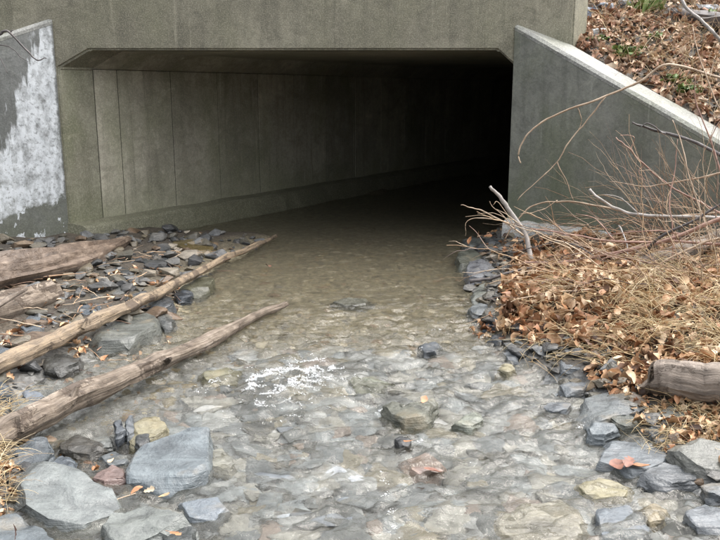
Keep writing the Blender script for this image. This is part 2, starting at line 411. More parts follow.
def H(x, y):
    """ground height"""
    x = np.asarray(x, float); y = np.asarray(y, float)
    wob = 0.07 * fbm(x * 1.7, y * 1.7, 3)
    dl, dr = xl(y) - x + wob, x - xr(y) + wob
    bed = -0.085 + 0.03 * fbm(x * 2.2 + 5, y * 2.2, 4) + 0.03 * sstep(6.2, 3.5, y)
    left = 0.012 + 0.075 * (1 - np.exp(-np.maximum(dl, 0) / 0.5)) + 0.02 * np.clip(dl, 0, 6) + 0.25 * sstep(3, 9, dl) + 0.025 * fbm(x * 2.5, y * 2.5, 4)
    right = 0.015 + 0.17 * (1 - np.exp(-np.maximum(dr, 0) / 0.6)) + 0.07 * np.clip(dr, 0, 8) + 0.03 * fbm(x * 2.1, y * 2.1 + 9, 4)
    right = right + 0.07 * np.exp(-((x - pile.x) ** 2 / 0.25 + (y - pile.y) ** 2 / 0.35)) + 0.05 * np.exp(-((x - pile2.x) ** 2 / 0.3 + (y - pile2.y) ** 2 / 0.3))
    right = np.where(y > YF, np.minimum(right, 0.12), right)
    z = bed
    z = z + (left - z) * sstep(-0.22, 0.06, dl)
    z = z + (right - z) * sstep(-0.22, 0.06, dr)
    return z
def hz(x, y): return float(H(x, y))

def axis(lo, hi, step, far):
    a = list(np.arange(lo, hi + 1e-6, step)); s = step; v = a[-1]; w = a[0]; up = []; dn = []
    while v < far: s *= 1.35; v += s; up.append(v)
    s = step
    while w > -far: s *= 1.35; w -= s; dn.append(w)
    return np.array(dn[::-1] + a + up)
gx, gy = axis(-4.2, 4.6, 0.04, 300), axis(1.6, 8.6, 0.04, 300)
GX, GY = np.meshgrid(gx, gy, indexing='ij')
GZ = H(GX, GY)
V = np.stack([GX.ravel(), GY.ravel(), GZ.ravel()], 1)
tag(link('ground', np_mesh('ground', V, grid_faces(len(gx), len(gy)), True), M['ground']), 'brown gravelly stream bed and muddy banks', kind='structure')

# ------------------------------------------------------------------ the culvert
ZC, ZHL, ZHR = at(90, 50, YF).z, at(58, 68, YF).z, at(515, 66, YF).z
def sweep(name, prof, t0, t1, mat, parent, n=1, jit=0.0, bevel=0.012):
    """profile (x, z) at the mouth, swept along the culvert"""
    bm = bmesh.new(); rings = []
    for k in range(n + 1):
        t = t0 + (t1 - t0) * k / n
        rings.append([bm.verts.new((x + DX * t, YF + DY * t, z)) for x, z in prof])
    m = len(prof)
    bm.faces.new(rings[0]); bm.faces.new(rings[-1][::-1])
    for k in range(n):
        for i in range(m):
            j = (i + 1) % m
            bm.faces.new((rings[k][j], rings[k][i], rings[k + 1][i], rings[k + 1][j]))
    bmesh.ops.recalc_face_normals(bm, faces=bm.faces)
    if bevel:
        ed = [e for e in bm.edges if len(e.link_faces) == 2 and e.calc_face_angle(0) > 0.4]
        bmesh.ops.bevel(bm, geom=ed, offset=bevel, segments=2, affect='EDGES', clamp_overlap=True)
    me = bpy.data.meshes.new(name); bm.to_mesh(me); bm.free()
    return link(name, me, mat, parent)
culvert = tag(link('box_culvert', None, loc=(0, 0, 0)), 'weathered concrete box culvert with a long dark skewed barrel', 'culvert')
HW0, HW1, HTOP = -4.7, at(574, 20, YF).x, 2.38
T0 = 0.40
hw = [(HW0, -0.6), (XL, -0.6), (XL, ZHL), (XL + 0.30, ZC), (XR - 0.17, ZC), (XR, ZHR), (XR, -0.6), (HW1, -0.6), (HW1, HTOP), (HW0, HTOP)]
sweep('headwall', hw, 0.0, T0, M['beam'], culvert, 1, bevel=0.018)
# the jamb on the left: its own greenish face, 3 mm proud of the headwall end
sweep('jamb', [(XL - 0.10, -0.5), (XL + 0.004, -0.5), (XL + 0.004, ZHL - 0.002), (XL - 0.10, ZHL - 0.002)], 0.004, T0 - 0.004, M['reveal'], culvert, 1, bevel=0.006)
TE = 26.0
sweep('ceiling_slab', [(XL - 0.25, ZHL), (XL, ZHL), (XL + 0.30, ZC), (XR - 0.17, ZC), (XR, ZHR), (XR + 0.25, ZHR), (XR + 0.25, 2.28), (XL - 0.25, 2.28)], T0 + 0.002, TE, M['wall'], culvert, 8, bevel=0)
sweep('backing_wall', [(XL - 0.25, -0.5), (XL - 0.007, -0.5), (XL - 0.007, ZHL - 0.004), (XL - 0.25, ZHL - 0.004)], T0 + 0.002, TE, M['joint'], culvert, 4, bevel=0)
seams = [T0 + 0.004, 0.70] + [0.70 + 0.735 * k for k in range(1, 35)]
for a, b in zip(seams, seams[1:]):
    if a > TE - 0.8: break
    off = random.uniform(-0.0015, 0.0015)
    sweep('wall_panel', [(XL - 0.0065, -0.45), (XL + off, -0.45), (XL + off, ZHL - 0.006), (XL - 0.0065, ZHL - 0.006)], a + 0.006, b - 0.006, M['wall'], culvert, 1, bevel=0.0015)
sweep('side_wall', [(XR, -0.5), (XR + 0.25, -0.5), (XR + 0.25, ZHR - 0.004), (XR, ZHR - 0.004)], T0 + 0.002, TE, M['wall'], culvert, 6, bevel=0)
sweep('end_light_block', [(XL - 0.25, -0.5), (XR + 0.25, -0.5), (XR + 0.25, 2.28), (XL - 0.25, 2.28)], TE + 0.002, TE + 0.3, M['wall'], culvert, 1, bevel=0)  # unseen cap added to keep daylight out of the barrel's far end
# footing ledge along the left wall, uneven front edge
bm = bmesh.new(); prev = None
for k in range(0, 261):
    t = -0.02 + k * 0.1
    w = 0.17 + 0.035 * mnoise.noise(Vector((t * 1.3, 3, 0))) + 0.015 * mnoise.noise(Vector((t * 6, 1, 0)))
    zt = 0.205 + 0.012 * mnoise.noise(Vector((t * 2, 8, 0)))
    r = [bm.verts.new((x + DX * t, YF + DY * t, z)) for x, z in [(XL - 0.02, -0.4), (XL - 0.02, zt + 0.03), (XL + w * 0.8, zt), (XL + w, zt - 0.025), (XL + w + 0.03, 0.05), (XL + w + 0.05, -0.4)]]
    if prev:
        for i in range(5): bm.faces.new((prev[i], prev[i + 1], r[i + 1], r[i]))
    else: bm.faces.new(r)
    prev = r
bmesh.ops.recalc_face_normals(bm, faces=bm.faces)
me = bpy.data.meshes.new('footing'); bm.to_mesh(me); bm.free()
link('footing', me, M['footing'], culvert)

# ------------------------------------------------------------------ wing walls (local x runs along the wall away from the joint)
def wing(name, P0, ang, z0, slope, L, th, mat, label, side):
    """side=+1: the back is at local +y"""
    root = tag(link(name, None, loc=(P0[0], P0[1], 0), rotz=ang), label, 'wall', 'wing walls of the culvert')
    n = int(L / 0.12); bm = bmesh.new(); rings = []
    for k in range(n + 1):
        s = L * k / n; zt = z0 - slope * s - 0.06
        j = lambda q: 0.005 * mnoise.noise(Vector((s * 5, q, z0)))
        rings.append([bm.verts.new((s, y * side, z)) for y, z in [(j(1), -0.5), (j(2), zt * 0.5), (j(3), zt), (th + 0.0, zt), (th, -0.5)]])
    for k in range(n):
        for i in range(5):
            q = (i + 1) % 5
            bm.faces.new((rings[k][i], rings[k][q], rings[k + 1][q], rings[k + 1][i]))
    bm.faces.new(rings[0]); bm.faces.new(rings[-1])
    bmesh.ops.recalc_face_normals(bm, faces=bm.faces)
    me = bpy.data.meshes.new('face'); bm.to_mesh(me); bm.free(); link('wall_face', me, mat, root)
    bm = bmesh.new(); rings = []
    for k in range(n + 1):
        s = L * k / n; zt = z0 - slope * s
        j = lambda q: 0.006 * mnoise.noise(Vector((s * 7, q, z0 + 4)))
        rings.append([bm.verts.new((s, y * side, z)) for y, z in [(-0.001 + j(1) * .3, zt - 0.058), (0.0 + j(2), zt - 0.028), (0.028 + j(3), zt + j(4) * .5), (th - 0.03 + j(5), zt + j(6) * .5), (th + 0.004, zt - 0.03), (th + 0.004, zt - 0.058)]])
    for k in range(n):
        for i in range(6):
            q = (i + 1) % 6
            bm.faces.new((rings[k][i], rings[k][q], rings[k + 1][q], rings[k + 1][i]))
    bm.faces.new(rings[0]); bm.faces.new(rings[-1])
    bmesh.ops.recalc_face_normals(bm, faces=bm.faces)
    me = bpy.data.meshes.new('coping'); bm.to_mesh(me); bm.free(); link('coping', me, M['coping'], root)
    return root
FL, FR = R(30), R(45)
RW0 = at(515, 24, YF - 0.01); RWS, RWL, RWT = 0.505, 3.9, 0.42
wr = wing('wing_wall', (RW0.x, YF - 0.012), -FR, RW0.z, RWS, RWL, RWT, M['wing'], 'grey green concrete wing wall with a pale sloping top, right of the tunnel', 1)
LW0 = at(53, 18, YF - 0.01)
wl_ = wing('wing_wall', (XL - 0.015, YF - 0.012), math.pi + FL, LW0.z, 0.36, 3.6, 0.4, M['wing_left'], 'grey wing wall with a flaking white patch, left of the tunnel', -1)
# broken pale footing at the foot of the right wing wall
bm = bmesh.new(); prev = None
for k in range(0, 30):
    s = k * 0.05; top = 0.27 + 0.03 * mnoise.noise(Vector((s * 7, 0, 2))) - 0.02 * (k % 7 == 3); w = 0.07 + 0.03 * mnoise.noise(Vector((s * 6, 4, 2)))
    r = [bm.verts.new((s, y, z)) for y, z in [(0.01, -0.4), (-w - 0.03, -0.4), (-w - 0.01, top - 0.07), (-w, top - 0.02), (-w * 0.6, top), (0.01, top + 0.015)]]
    if prev:
        for i in range(5): bm.faces.new((prev[i], prev[i + 1], r[i + 1], r[i]))
    else: bm.faces.new(r)
    prev = r
bm.faces.new(prev); bmesh.ops.recalc_face_normals(bm, faces=bm.faces)
me = bpy.data.meshes.new('footing'); bm.to_mesh(me); bm.free()
ft = link('footing', me, M['spall'], wr); ft['label'] = 'broken whitish concrete ledge'

# ------------------------------------------------------------------ road embankment behind the walls
def back_line(X):
    """where the made ground starts behind the walls, and its height there"""
    c, s = math.cos(FL), math.sin(FL)
    if X > HW1:
        c, s = math.cos(FR), math.sin(FR)
        t = (X - RW0.x - RWT * s) / c
        if t < RWL: return YF - s * t + RWT * c - 0.03, RW0.z - RWS * t - 0.035
        return YF - s * RWL + RWT * c, min(0.3 + 0.05 * (X - 4), 1.2)
    if X >= HW0: return YF + T0 * DY - 0.02, HTOP - 0.08
    t = (XL - X) / c
    return YF - s * min(t, 3.6) + 0.3, 0.35
ex = np.concatenate([-np.geomspace(4.8, 300, 22)[::-1], [HW0 - 0.001, HW0 + 0.001, -3, -1, 0.5, HW1 - 0.001], np.arange(HW1 + 0.001, 7.5, 0.06), np.geomspace(7.6, 300, 22)])
ev = np.concatenate([np.arange(0, 4.0, 0.06), np.geomspace(4.05, 300, 26)])
EV = []
def rise(X, z0, v):
    cap = 2.36 + 0.69 * float(sstep(HW1 - 0.2, HW1 + 0.9, X))      # road set low so the water mirrors sky, a spoil bank rises to its right
    z = z0 + 0.62 * v
    return min(cap - math.log1p(math.exp((cap - z) * 4)) / 4 if z < 6 else cap, cap) if X > HW1 else min(z0 + 0.3 * v, max(cap, z0))
for X in ex:
    y0, z0 = back_line(X)
    for v in ev:
        EV.append((X, y0 + v, rise(X, z0, v)))
EV = np.array(EV)
EV[:, 2] += 0.05 * fbm(EV[:, 0] * 1.6, EV[:, 1] * 1.6, 4) * np.clip((EV[:, 1] - 7) / 1.0, 0.3, 1)
tag(link('embankment', np_mesh('embankment', EV, grid_faces(len(ex), len(ev)), True), M['ground']), 'leaf covered road embankment above the wing wall', kind='structure')
def bank_z(x, v):
    y0, z0 = back_line(x); z = rise(x, z0, v)
    y = y0 + v
    return y, z + 0.05 * float(fbm(x * 1.6, y * 1.6, 4)) * min(max((y - 7) / 1.0, 0.3), 1)

# ------------------------------------------------------------------ water
def water_h(x, y):
    rough = 0.2 + 0.8 * sstep(6.6, 4.4, y)
    wx, wy = x + 0.06 * fbm(x * 3, y * 3 + 30, 2), y + 0.08 * fbm(x * 2.5 + 7, y * 2.5, 2)
    rid = 1 - np.abs(fbm(wx * 2.7 + 0.5 * wy, wy * 7.0 - 1.3 * wx, 3)) * 1.6
    rid2 = 1 - np.abs(fbm(wx * 7 + 40, wy * 17 - 2 * wx, 2)) * 1.6
    sw = fbm(wx * 1.8, wy * 2.2 + 3, 2)
    zz = rough * (0.029 * rid + 0.014 * rid2 + 0.016 * sw) - 0.022
    # diagonal wakes in the smoother reach
    wk = np.sin((wx * 0.75 - wy) * 26 + 3.0 * fbm(wx * 1.5, wy * 1.5, 3))
    zz = zz + 0.006 * wk * sstep(7.6, 6.6, y) * sstep(4.0, 5.0, y) * np.clip(fbm(wx * 1.3 + 50, wy * 1.0, 2) + 0.35, 0, 1)
    e = np.exp(-(((x - FO.x) / 0.26) ** 2 + ((y - FO.y) / 0.30) ** 2))
    zz = zz + e * (0.028 + 0.03 * fbm(x * 9, y * 9, 3))
    return zz
FO = spot(285, 386)
wx_ = np.arange(-3.4, 3.3, 0.0145); wy_ = np.concatenate([np.arange(1.5, 6.2, 0.0145), np.arange(6.215, 9.0, 0.028)])
WX, WY = np.meshgrid(wx_, wy_, indexing='ij')
WZ = water_h(WX, WY)
fcs = grid_faces(len(wx_), len(wy_))
gz = H(WX, WY).ravel()
keep = (gz < 0.05)[fcs].any(1)                           # no sheet under the dry banks
inside = ((WX.ravel() > XL + 0.16 + (WY.ravel() - YF) * DX / DY) & (WX.ravel() < XR + (WY.ravel() - YF) * DX / DY)) | (WY.ravel() < YF - 0.05)
keep &= inside[fcs].all(1)
fcs = fcs[keep]
used = np.unique(fcs); remap = np.full(WX.size, -1); remap[used] = np.arange(len(used))
V = np.stack([WX.ravel(), WY.ravel(), WZ.ravel()], 1)[used]
tag(link('stream_water', np_mesh('stream_water', V, remap[fcs], True), M['water']), 'clear shallow stream water rippling out of the tunnel', kind='structure')
# the still reach farther inside the barrel
tt = np.linspace((8.98 - YF) / DY, TE - 0.1, 260)[::-1]; ss = np.linspace(0, 1, 60)
TT, SS = np.meshgrid(tt, ss, indexing='ij')
bx = XL + 0.14 + SS * (XR - XL - 0.14) + DX * TT; by = YF + DY * TT
V = np.stack([bx.ravel(), by.ravel(), (water_h(bx, by) - 0.001).ravel()], 1)
tag(link('tunnel_water', np_mesh('tunnel_water', V, grid_faces(260, 60), True), M['water']), 'dark still water deep inside the tunnel', kind='structure')
# upstream and downstream of what the lens sees, the stream simply goes on behind the camera
dxs = np.linspace(-3, 3, 40); dys = np.linspace(-14, 1.52, 90); AX, AY = np.meshgrid(dxs, dys, indexing='ij')
V = np.stack([AX.ravel(), AY.ravel(), (water_h(AX, AY) - 0.004).ravel()], 1)
tag(link('downstream_water', np_mesh('downstream_water', V, grid_faces(40, 90), True), M['water']), 'stream water running on below the riffle', kind='structure')

# foam: froth of small bubbles on the rough water
U = random.uniform
def wh1(x, y):
    i = int(round((x - wx_[0]) / 0.0145)); j = int(np.searchsorted(wy_, y))
    return WZ[min(max(i, 0), len(wx_) - 1), min(max(j, 0), len(wy_) - 1)]
ov = np.array([(1, 0, 0), (-1, 0, 0), (0, 1, 0), (0, -1, 0), (0, 0, 1), (0, 0, -1)], float)
of = np.array([(0, 2, 4), (2, 1, 4), (1, 3, 4), (3, 0, 4), (2, 0, 5), (1, 2, 5), (3, 1, 5), (0, 3, 5)])
bp = []
def froth(cx, cy, rx, ry, n, thr, rot=0.0, up=0.008):
    x = rng.normal(0, rx * 0.55, n * 6); y = rng.normal(0, ry * 0.55, n * 6)
    X = cx + x * math.cos(rot) - y * math.sin(rot); Y = cy + x * math.sin(rot) + y * math.cos(rot)
    m = fbm(X * 10, Y * 15, 4, 0.65) + 0.35 * water_h(X, Y) / 0.02
    k = np.where(m > thr)[0][:n]
    for a in k: bp.append((X[a], Y[a], up))
froth(FO.x, FO.y, 0.30, 0.20, 5200, 0.8, 0.2, 0.012)
froth(FO.x + 0.5, FO.y - 0.35, 1.1, 0.7, 900, 1.25, 0.0, 0.004)
froth(FO.x + 0.2, FO.y - 0.5, 0.5, 0.35, 600, 1.1, 0.2, 0.006)
froth(FO.x - 0.22, FO.y - 0.02, 0.20, 0.08, 1100, 0.75, 0.1)
froth(FO.x + 0.14, FO.y + 0.20, 0.12, 0.14, 800, 0.7, 0.4)
froth(FO.x + 0.05, FO.y - 0.30, 0.28, 0.20, 700, 0.85, 0.3)
for px, py, a, b, n in [(310, 362, .1, .08, 260), (330, 372, .1, .06, 200), (583, 430, .03, .06, 160), (378, 486, .03, .06, 110), (388, 508, .03, .06, 110), (268, 408, .12, .04, 200), (215, 384, .1, .05, 150), (437, 330, .07, .04, 120), (430, 350, .08, .04, 120), (395, 533, .03, .04, 60), (408, 445, .06, .03, 120), (440, 418, .05, .04, 120), (380, 412, .04, .05, 100)]:
    p = spot(px, py); froth(p.x, p.y, a, b, n, 0.5, U(-.4, .4))
VB, FB, off = [], [], 0
for x, y, up in bp:
    r = 0.0010 + min(random.expovariate(1 / 0.0008), 0.0032)
    VB.append(ov * (r, r, r * .7) + (x, y, float(wh1(x, y)) + abs(random.gauss(0, up * .5)))); FB.append(of + off); off += 6
tag(link('foam', np_mesh('foam', np.concatenate(VB), np.concatenate(FB), True), M['foam']), 'white foam where the stream breaks over stones', 'foam', kind='stuff')

# ------------------------------------------------------------------ stones
def rock_mesh(poly, zt, depth, seed, flat=1.0, tilt=(0, 0), rough=1.0, drop=0.06):
    """outline in metres (x, y), cut as an angular slab standing depth metres"""
    P = [Vector((p[0], p[1])) for p in poly]
    c = sum(P, Vector((0, 0))) / len(P)
    size = max((p - c).length for p in P)
    bm = bmesh.new(); top, mid, bot = [], [], []
    rr = random.Random(seed)
    for p in P:
        d = p - c
        zz = zt + tilt[0] * d.x + tilt[1] * d.y + rr.uniform(-0.04, 0.04) * size * rough
        top.append(bm.verts.new((d.x * 0.93, d.y * 0.93, zz)))
        mid.append(bm.verts.new((d.x * rr.uniform(0.98, 1.08), d.y * rr.uniform(0.98, 1.08), zz - depth * rr.uniform(0.2, 0.35))))
        bot.append(bm.verts.new((d.x * rr.uniform(1.05, 1.3), d.y * rr.uniform(1.05, 1.3), zt - depth)))
    n = len(P)
    ctr = bm.verts.new((rr.uniform(-.2, .2) * size, rr.uniform(-.2, .2) * size, zt + drop * size * rr.uniform(0.2, 1.4)))
    for i in range(n):
        j = (i + 1) % n
        bm.faces.new((top[i], top[j], ctr))
        bm.faces.new((mid[i], mid[j], top[j], top[i]))
        bm.faces.new((bot[i], bot[j], mid[j], mid[i]))
    bm.faces.new(bot[::-1])
    bmesh.ops.recalc_face_normals(bm, faces=bm.faces)
    for k in range(rr.randint(4, 7)):                        # knock corners off
        a = rr.uniform(0, 6.283); el = rr.uniform(0.25, 1.1)
        nn = Vector((math.cos(a) * math.cos(el), math.sin(a) * math.cos(el), math.sin(el)))
        ext = max((v.co - Vector((0, 0, zt - depth * .4))).dot(nn) for v in bm.verts)
        co = Vector((0, 0, zt - depth * .4)) + nn * ext * rr.uniform(0.80, 0.97)
        r = bmesh.ops.bisect_plane(bm, geom=bm.verts[:] + bm.edges[:] + bm.faces[:], plane_co=co, plane_no=nn, clear_outer=True)
        ce = [g for g in r['geom_cut'] if isinstance(g, bmesh.types.BMEdge)]
        if len(ce) > 2: bmesh.ops.contextual_create(bm, geom=ce)
    bmesh.ops.recalc_face_normals(bm, faces=bm.faces)
    bmesh.ops.bevel(bm, geom=[e for e in bm.edges if len(e.link_faces) == 2 and e.calc_face_angle(0) > 0.5], offset=size * 0.02, segments=1, affect='EDGES', clamp_overlap=True)
    bmesh.ops.triangulate(bm, faces=bm.faces)
    lim = max(size * 0.12, 0.010)
    for it in range(4):
        e = [e for e in bm.edges if e.calc_length() > lim]
        if not e or len(bm.verts) > 1400: break
        bmesh.ops.subdivide_edges(bm, edges=e, cuts=1)
        bmesh.ops.triangulate(bm, faces=[f for f in bm.faces if len(f.verts) > 3])
    bm.normal_update()
    o = Vector((seed * 3.7, seed * 1.3, 0)); amp = min(size * 0.10, 0.022) * rough
    for v in bm.verts:
        q = v.co / size
        n1 = mnoise.fractal(q * 1.6 + o, 1.0, 2.0, 4)
        led = mnoise.noise(Vector((q.x * 1.2 + seed, q.y * 1.2, q.z * 9 + q.x * 1.5)))    # split layers
        side = 1 - abs(v.normal.z)
        v.co += v.normal * (amp * n1 * (0.75 + 0.25 * side) + amp * 0.8 * led * (0.25 + 0.75 * side))
    me = bpy.data.meshes.new('stone'); bm.to_mesh(me); bm.free()
    me.polygons.foreach_set('use_smooth', [True] * len(me.polygons)); me.set_sharp_from_angle(angle=R(28))
    return me, c
GREY, BLUE, DARK, PALE, OLIVE, TAN, YEL, PINK, BROWN, LILAC = (0.20, 0.21, 0.21), (0.17, 0.19, 0.21), (0.085, 0.09, 0.095), (0.33, 0.34, 0.335), (0.155, 0.145, 0.095), (0.30, 0.265, 0.195), (0.40, 0.345, 0.22), (0.34, 0.20, 0.16), (0.13, 0.09, 0.055), (0.28, 0.275, 0.285)
_seed = [11]
def stone(pts, zt, depth, colr, label, group, name='stone', tilt=(0, 0), rough=1.0, drop=0.06):
    _seed[0] += 1
    if zt > 0.012: zt = 0.012 + (zt - 0.012) * (0.46 if group == LB and pts[0][1] > 430 else 0.62)
    poly = [tuple(spot(x, y, zt)[:2]) for x, y in pts]
    me, c = rock_mesh(poly, zt, depth, _seed[0], tilt=tilt, rough=rough, drop=drop)
    o = link(name, me, M['stone'], loc=(c.x, c.y, 0))
    o.color = (colr[0] * 0.52, colr[1] * 0.545, colr[2] * 0.57, 1)
    return tag(o, label, 'stone', group)
LB, ST, RB = 'stones along the left edge of the stream', 'stones out in the stream', 'stones along the right edge of the stream'
stone([(172, 242), (182, 234), (205, 233), (217, 242), (211, 250), (188, 251), (175, 248)], .13, .25, (0.19, 0.14, 0.06), 'wet yellowish brown boulder against the foot of the tunnel wall', LB)
stone([(87, 338), (109, 320), (151, 308), (159, 318), (157, 326), (129, 341), (97, 343)], .11, .22, (0.20, 0.20, 0.175), 'flat topped grey block touching the underside of the long peeled pole', LB, 'stone_slab', drop=.02)
stone([(149, 300), (160, 293), (172, 293), (175, 304), (163, 308), (150, 308)], .10, .2, DARK, 'dark bluish block between two grey slabs beside the peeled pole', LB)
stone([(173, 292), (180, 290), (193, 292), (191, 297), (178, 299)], .05, .12, (0.07, 0.078, 0.09), 'small shiny blue black stone at the water beside the peeled pole', LB)
stone([(177, 288), (188, 279), (207, 275), (214, 279), (209, 288), (195, 291)], .07, .16, OLIVE, 'flat olive brown slab half under the far part of the pole', LB, 'stone_slab', drop=.02)
stone([(20, 324), (30, 316), (45, 319), (49, 328), (42, 335), (27, 334)], .14, .2, BLUE, 'rounded blue grey stone below the blunt end of the stub log', LB)
stone([(83, 292), (95, 283), (125, 283), (131, 290), (112, 298), (95, 300)], .10, .16, (0.16, 0.155, 0.14), 'low grey brown slab between the split log and the pole', LB, 'stone_slab', drop=.02)
stone([(137, 262), (150, 251), (168, 255), (180, 262), (165, 268), (150, 268)], .10, .18, (0.11, 0.115, 0.115), 'dark wet stone just past the tip of the split log', LB)
stone([(112, 270), (122, 263), (137, 265), (135, 274), (118, 277)], .10, .18, (0.10, 0.10, 0.095), 'dark flat stone under the splintered tip of the split log', LB)
stone([(72, 308), (82, 303), (100, 304), (98, 313), (84, 316)], .11, .16, BLUE, 'small blue grey stone right of the stub log end', LB)
stone([(100, 285), (112, 272), (126, 275), (128, 283), (112, 287)], .12, .16, (0.12, 0.125, 0.13), 'charcoal stone behind the low grey brown slab', LB)
stone([(42, 362), (55, 352), (84, 350), (80, 362), (60, 369), (45, 369)], .09, .18, (0.09, 0.085, 0.075), 'dark block under the near part of the peeled pole', LB)
stone([(-6, 346), (8, 344), (13, 351), (5, 358), (-8, 358)], .14, .2, (0.16, 0.18, 0.20), 'bluish stone at the left frame edge just above the pole', LB)
stone([(157, 310), (172, 308), (175, 319), (168, 326), (158, 322)], .06, .16, (0.13, 0.13, 0.12), 'grey cube like stone in the water right of the flat topped block', LB)
stone([(125, 297), (138, 290), (150, 293), (146, 301), (130, 303)], .10, .16, (0.15, 0.155, 0.16), 'grey stone left of the dark bluish block', LB)
stone([(24, 392), (35, 386), (44, 394), (34, 400), (26, 400)], .10, .18, (0.24, 0.26, 0.29), 'pale blue stone in the pool between the pole and the thick log', LB)
stone([(8, 402), (22, 396), (36, 402), (28, 412), (12, 414)], .10, .16, (0.26, 0.25, 0.22), 'pale grey stone beside the straw above the thick log', LB)
stone([(-8, 388), (2, 380), (12, 384), (10, 392), (-4, 395)], .12, .18, (0.12, 0.14, 0.165), 'dark blue stone at the left frame edge below the pole', LB)
stone([(6, 452), (32, 439), (49, 438), (54, 447), (40, 460), (9, 463)], .12, .2, (0.15, 0.165, 0.175), 'tilted blue grey slab touching the underside of the thick log', LB, 'stone_slab', tilt=(-.1, .15))
stone([(57, 441), (78, 431), (97, 440), (107, 447), (90, 454), (61, 453)], .06, .16, (0.085, 0.075, 0.06), 'dark brown stone in shallow water below the thick log', LB)
stone([(113, 420), (120, 415), (125, 430), (117, 435)], .10, .2, (0.16, 0.17, 0.185), 'small upright blue stone, left of a pair by the yellowish boulder', LB)
stone([(125, 419), (132, 414), (134, 428), (127, 433)], .10, .2, (0.16, 0.17, 0.18), 'small upright blue stone leaning on the yellowish boulder', LB)
stone([(128, 436), (136, 419), (159, 414), (167, 427), (155, 437), (134, 442)], .09, .2, YEL, 'yellowish boulder at the edge of the fast water', LB)
stone([(134, 441), (140, 430), (149, 434), (151, 442), (140, 447)], .09, .18, (0.10, 0.10, 0.095), 'dark wedge of stone in front of the yellowish boulder', LB)
stone([(126, 466), (134, 447), (144, 444), (211, 430), (212, 456), (207, 470), (170, 482), (155, 481), (129, 473)], .11, .24, (0.25, 0.275, 0.285), 'large smooth blue grey slab standing out of the rapids', LB, 'stone_slab', tilt=(.05, .12), drop=.02, rough=.7)
stone([(20, 466), (40, 458), (58, 468), (90, 479), (126, 486), (128, 499), (83, 517), (47, 517), (11, 500), (14, 490)], .10, .24, (0.29, 0.30, 0.285), 'broad pale grey slab sloping into the water, lower left', LB, 'stone_slab', tilt=(-.12, .1), drop=.05)
stone([(177, 496), (217, 494), (230, 506), (213, 517), (188, 519)], .035, .14, (0.27, 0.295, 0.32), 'smooth pale blue slab awash, below the large blue grey slab', LB, 'stone_slab', drop=.01, rough=.5)
stone([(100, 520), (108, 510), (148, 504), (196, 521), (194, 529), (162, 532), (134, 540), (116, 542)], .10, .24, (0.27, 0.275, 0.25), 'angular pale greenish block at the bottom edge', LB, 'stone_slab', tilt=(.1, .1))
stone([(-14, 514), (18, 512), (40, 521), (53, 545), (-14, 556)], .11, .22, (0.19, 0.21, 0.22), 'blue grey slab in the bottom left corner', LB, 'stone_slab')
stone([(84, 477), (112, 465), (125, 468), (127, 477), (105, 484)], .045, .16, (0.33, 0.22, 0.19), 'pinkish red stone between the two large left slabs', LB)
stone([(50, 464), (62, 455), (76, 459), (78, 470), (65, 474)], .06, .16, (0.15, 0.17, 0.19), 'wet blue grey stone behind the broad pale slab', LB)
stone([(90, 441), (99, 434), (110, 436), (113, 445), (100, 449)], .055, .14, (0.23, 0.23, 0.21), 'small light grey stone right of the dark brown stone', LB)
stone([(158, 530), (175, 523), (197, 526), (192, 541), (165, 543)], .05, .14, (0.08, 0.085, 0.08), 'dark wet stone in the gap of the pale greenish block', LB)
stone([(98, 455), (112, 450), (130, 453), (128, 463), (108, 466)], .03, .12, (0.19, 0.20, 0.20), 'flat grey stone awash left of the large blue grey slab', LB)
stone([(205, 452), (222, 448), (236, 462), (228, 472), (212, 470)], .02, .12, (0.33, 0.31, 0.25), 'pale tan stone awash at the right edge of the large slab', LB)
stone([(382, 403), (391, 401), (402, 407), (417, 405), (434, 398), (439, 402), (424, 418), (404, 420), (391, 415)], .085, .2, (0.19, 0.185, 0.14), 'greenish brown boulder with a notched top, alone in midstream', ST, tilt=(0, .1))
stone([(449, 421), (466, 412), (481, 410), (484, 419), (470, 427)], .03, .14, (0.33, 0.335, 0.27), 'pale greenish slab awash right of the midstream boulder', ST, 'stone_slab', drop=.01)
stone([(394, 438), (404, 434), (411, 437), (409, 443), (400, 444)], .035, .1, (0.05, 0.05, 0.05), 'small black stone below the midstream boulder', ST)
stone([(400, 462), (429, 454), (446, 467), (425, 478), (408, 474)], -.005, .1, (0.40, 0.28, 0.23), 'pinkish stone under water below the midstream boulder', ST)
stone([(330, 301), (350, 298), (371, 299), (366, 304), (345, 305)], .012, .1, (0.17, 0.16, 0.12), 'thin flat stone breaking the smooth water in front of the tunnel', ST)
stone([(346, 381), (372, 377), (396, 384), (380, 392), (356, 392)], -.004, .1, (0.27, 0.27, 0.2), 'olive slab under water right of the white foam', ST, 'stone_slab')
stone([(497, 369), (503, 363), (513, 363), (516, 369), (508, 374)], .03, .1, YEL, 'small yellow stone awash left of the rounded grey stone', ST)
stone([(418, 345), (430, 340), (440, 344), (436, 352), (424, 353)], .02, .1, (0.14, 0.15, 0.16), 'dark stone splashed by water left of the leaf heap', ST)
stone([(540, 404), (556, 399), (572, 403), (566, 411), (548, 412)], .02, .1, (0.22, 0.23, 0.24), 'grey stone awash left of the pointed slab', ST)
stone([(200, 375), (222, 366), (242, 372), (236, 386), (212, 388)], -.004, .1, (0.3, 0.27, 0.17), 'ochre stone under water between the thick log and the foam', ST)
stone([(463, 264), (479, 256), (493, 262), (500, 272), (490, 279), (469, 279)], .10, .2, LILAC, 'angular lilac grey stone at the foot of the leaf bank', RB, drop=.1)
stone([(455, 255), (467, 248), (483, 254), (479, 263), (459, 265)], .06, .16, (0.20, 0.20, 0.16), 'olive grey stone just behind the lilac grey stone', RB)
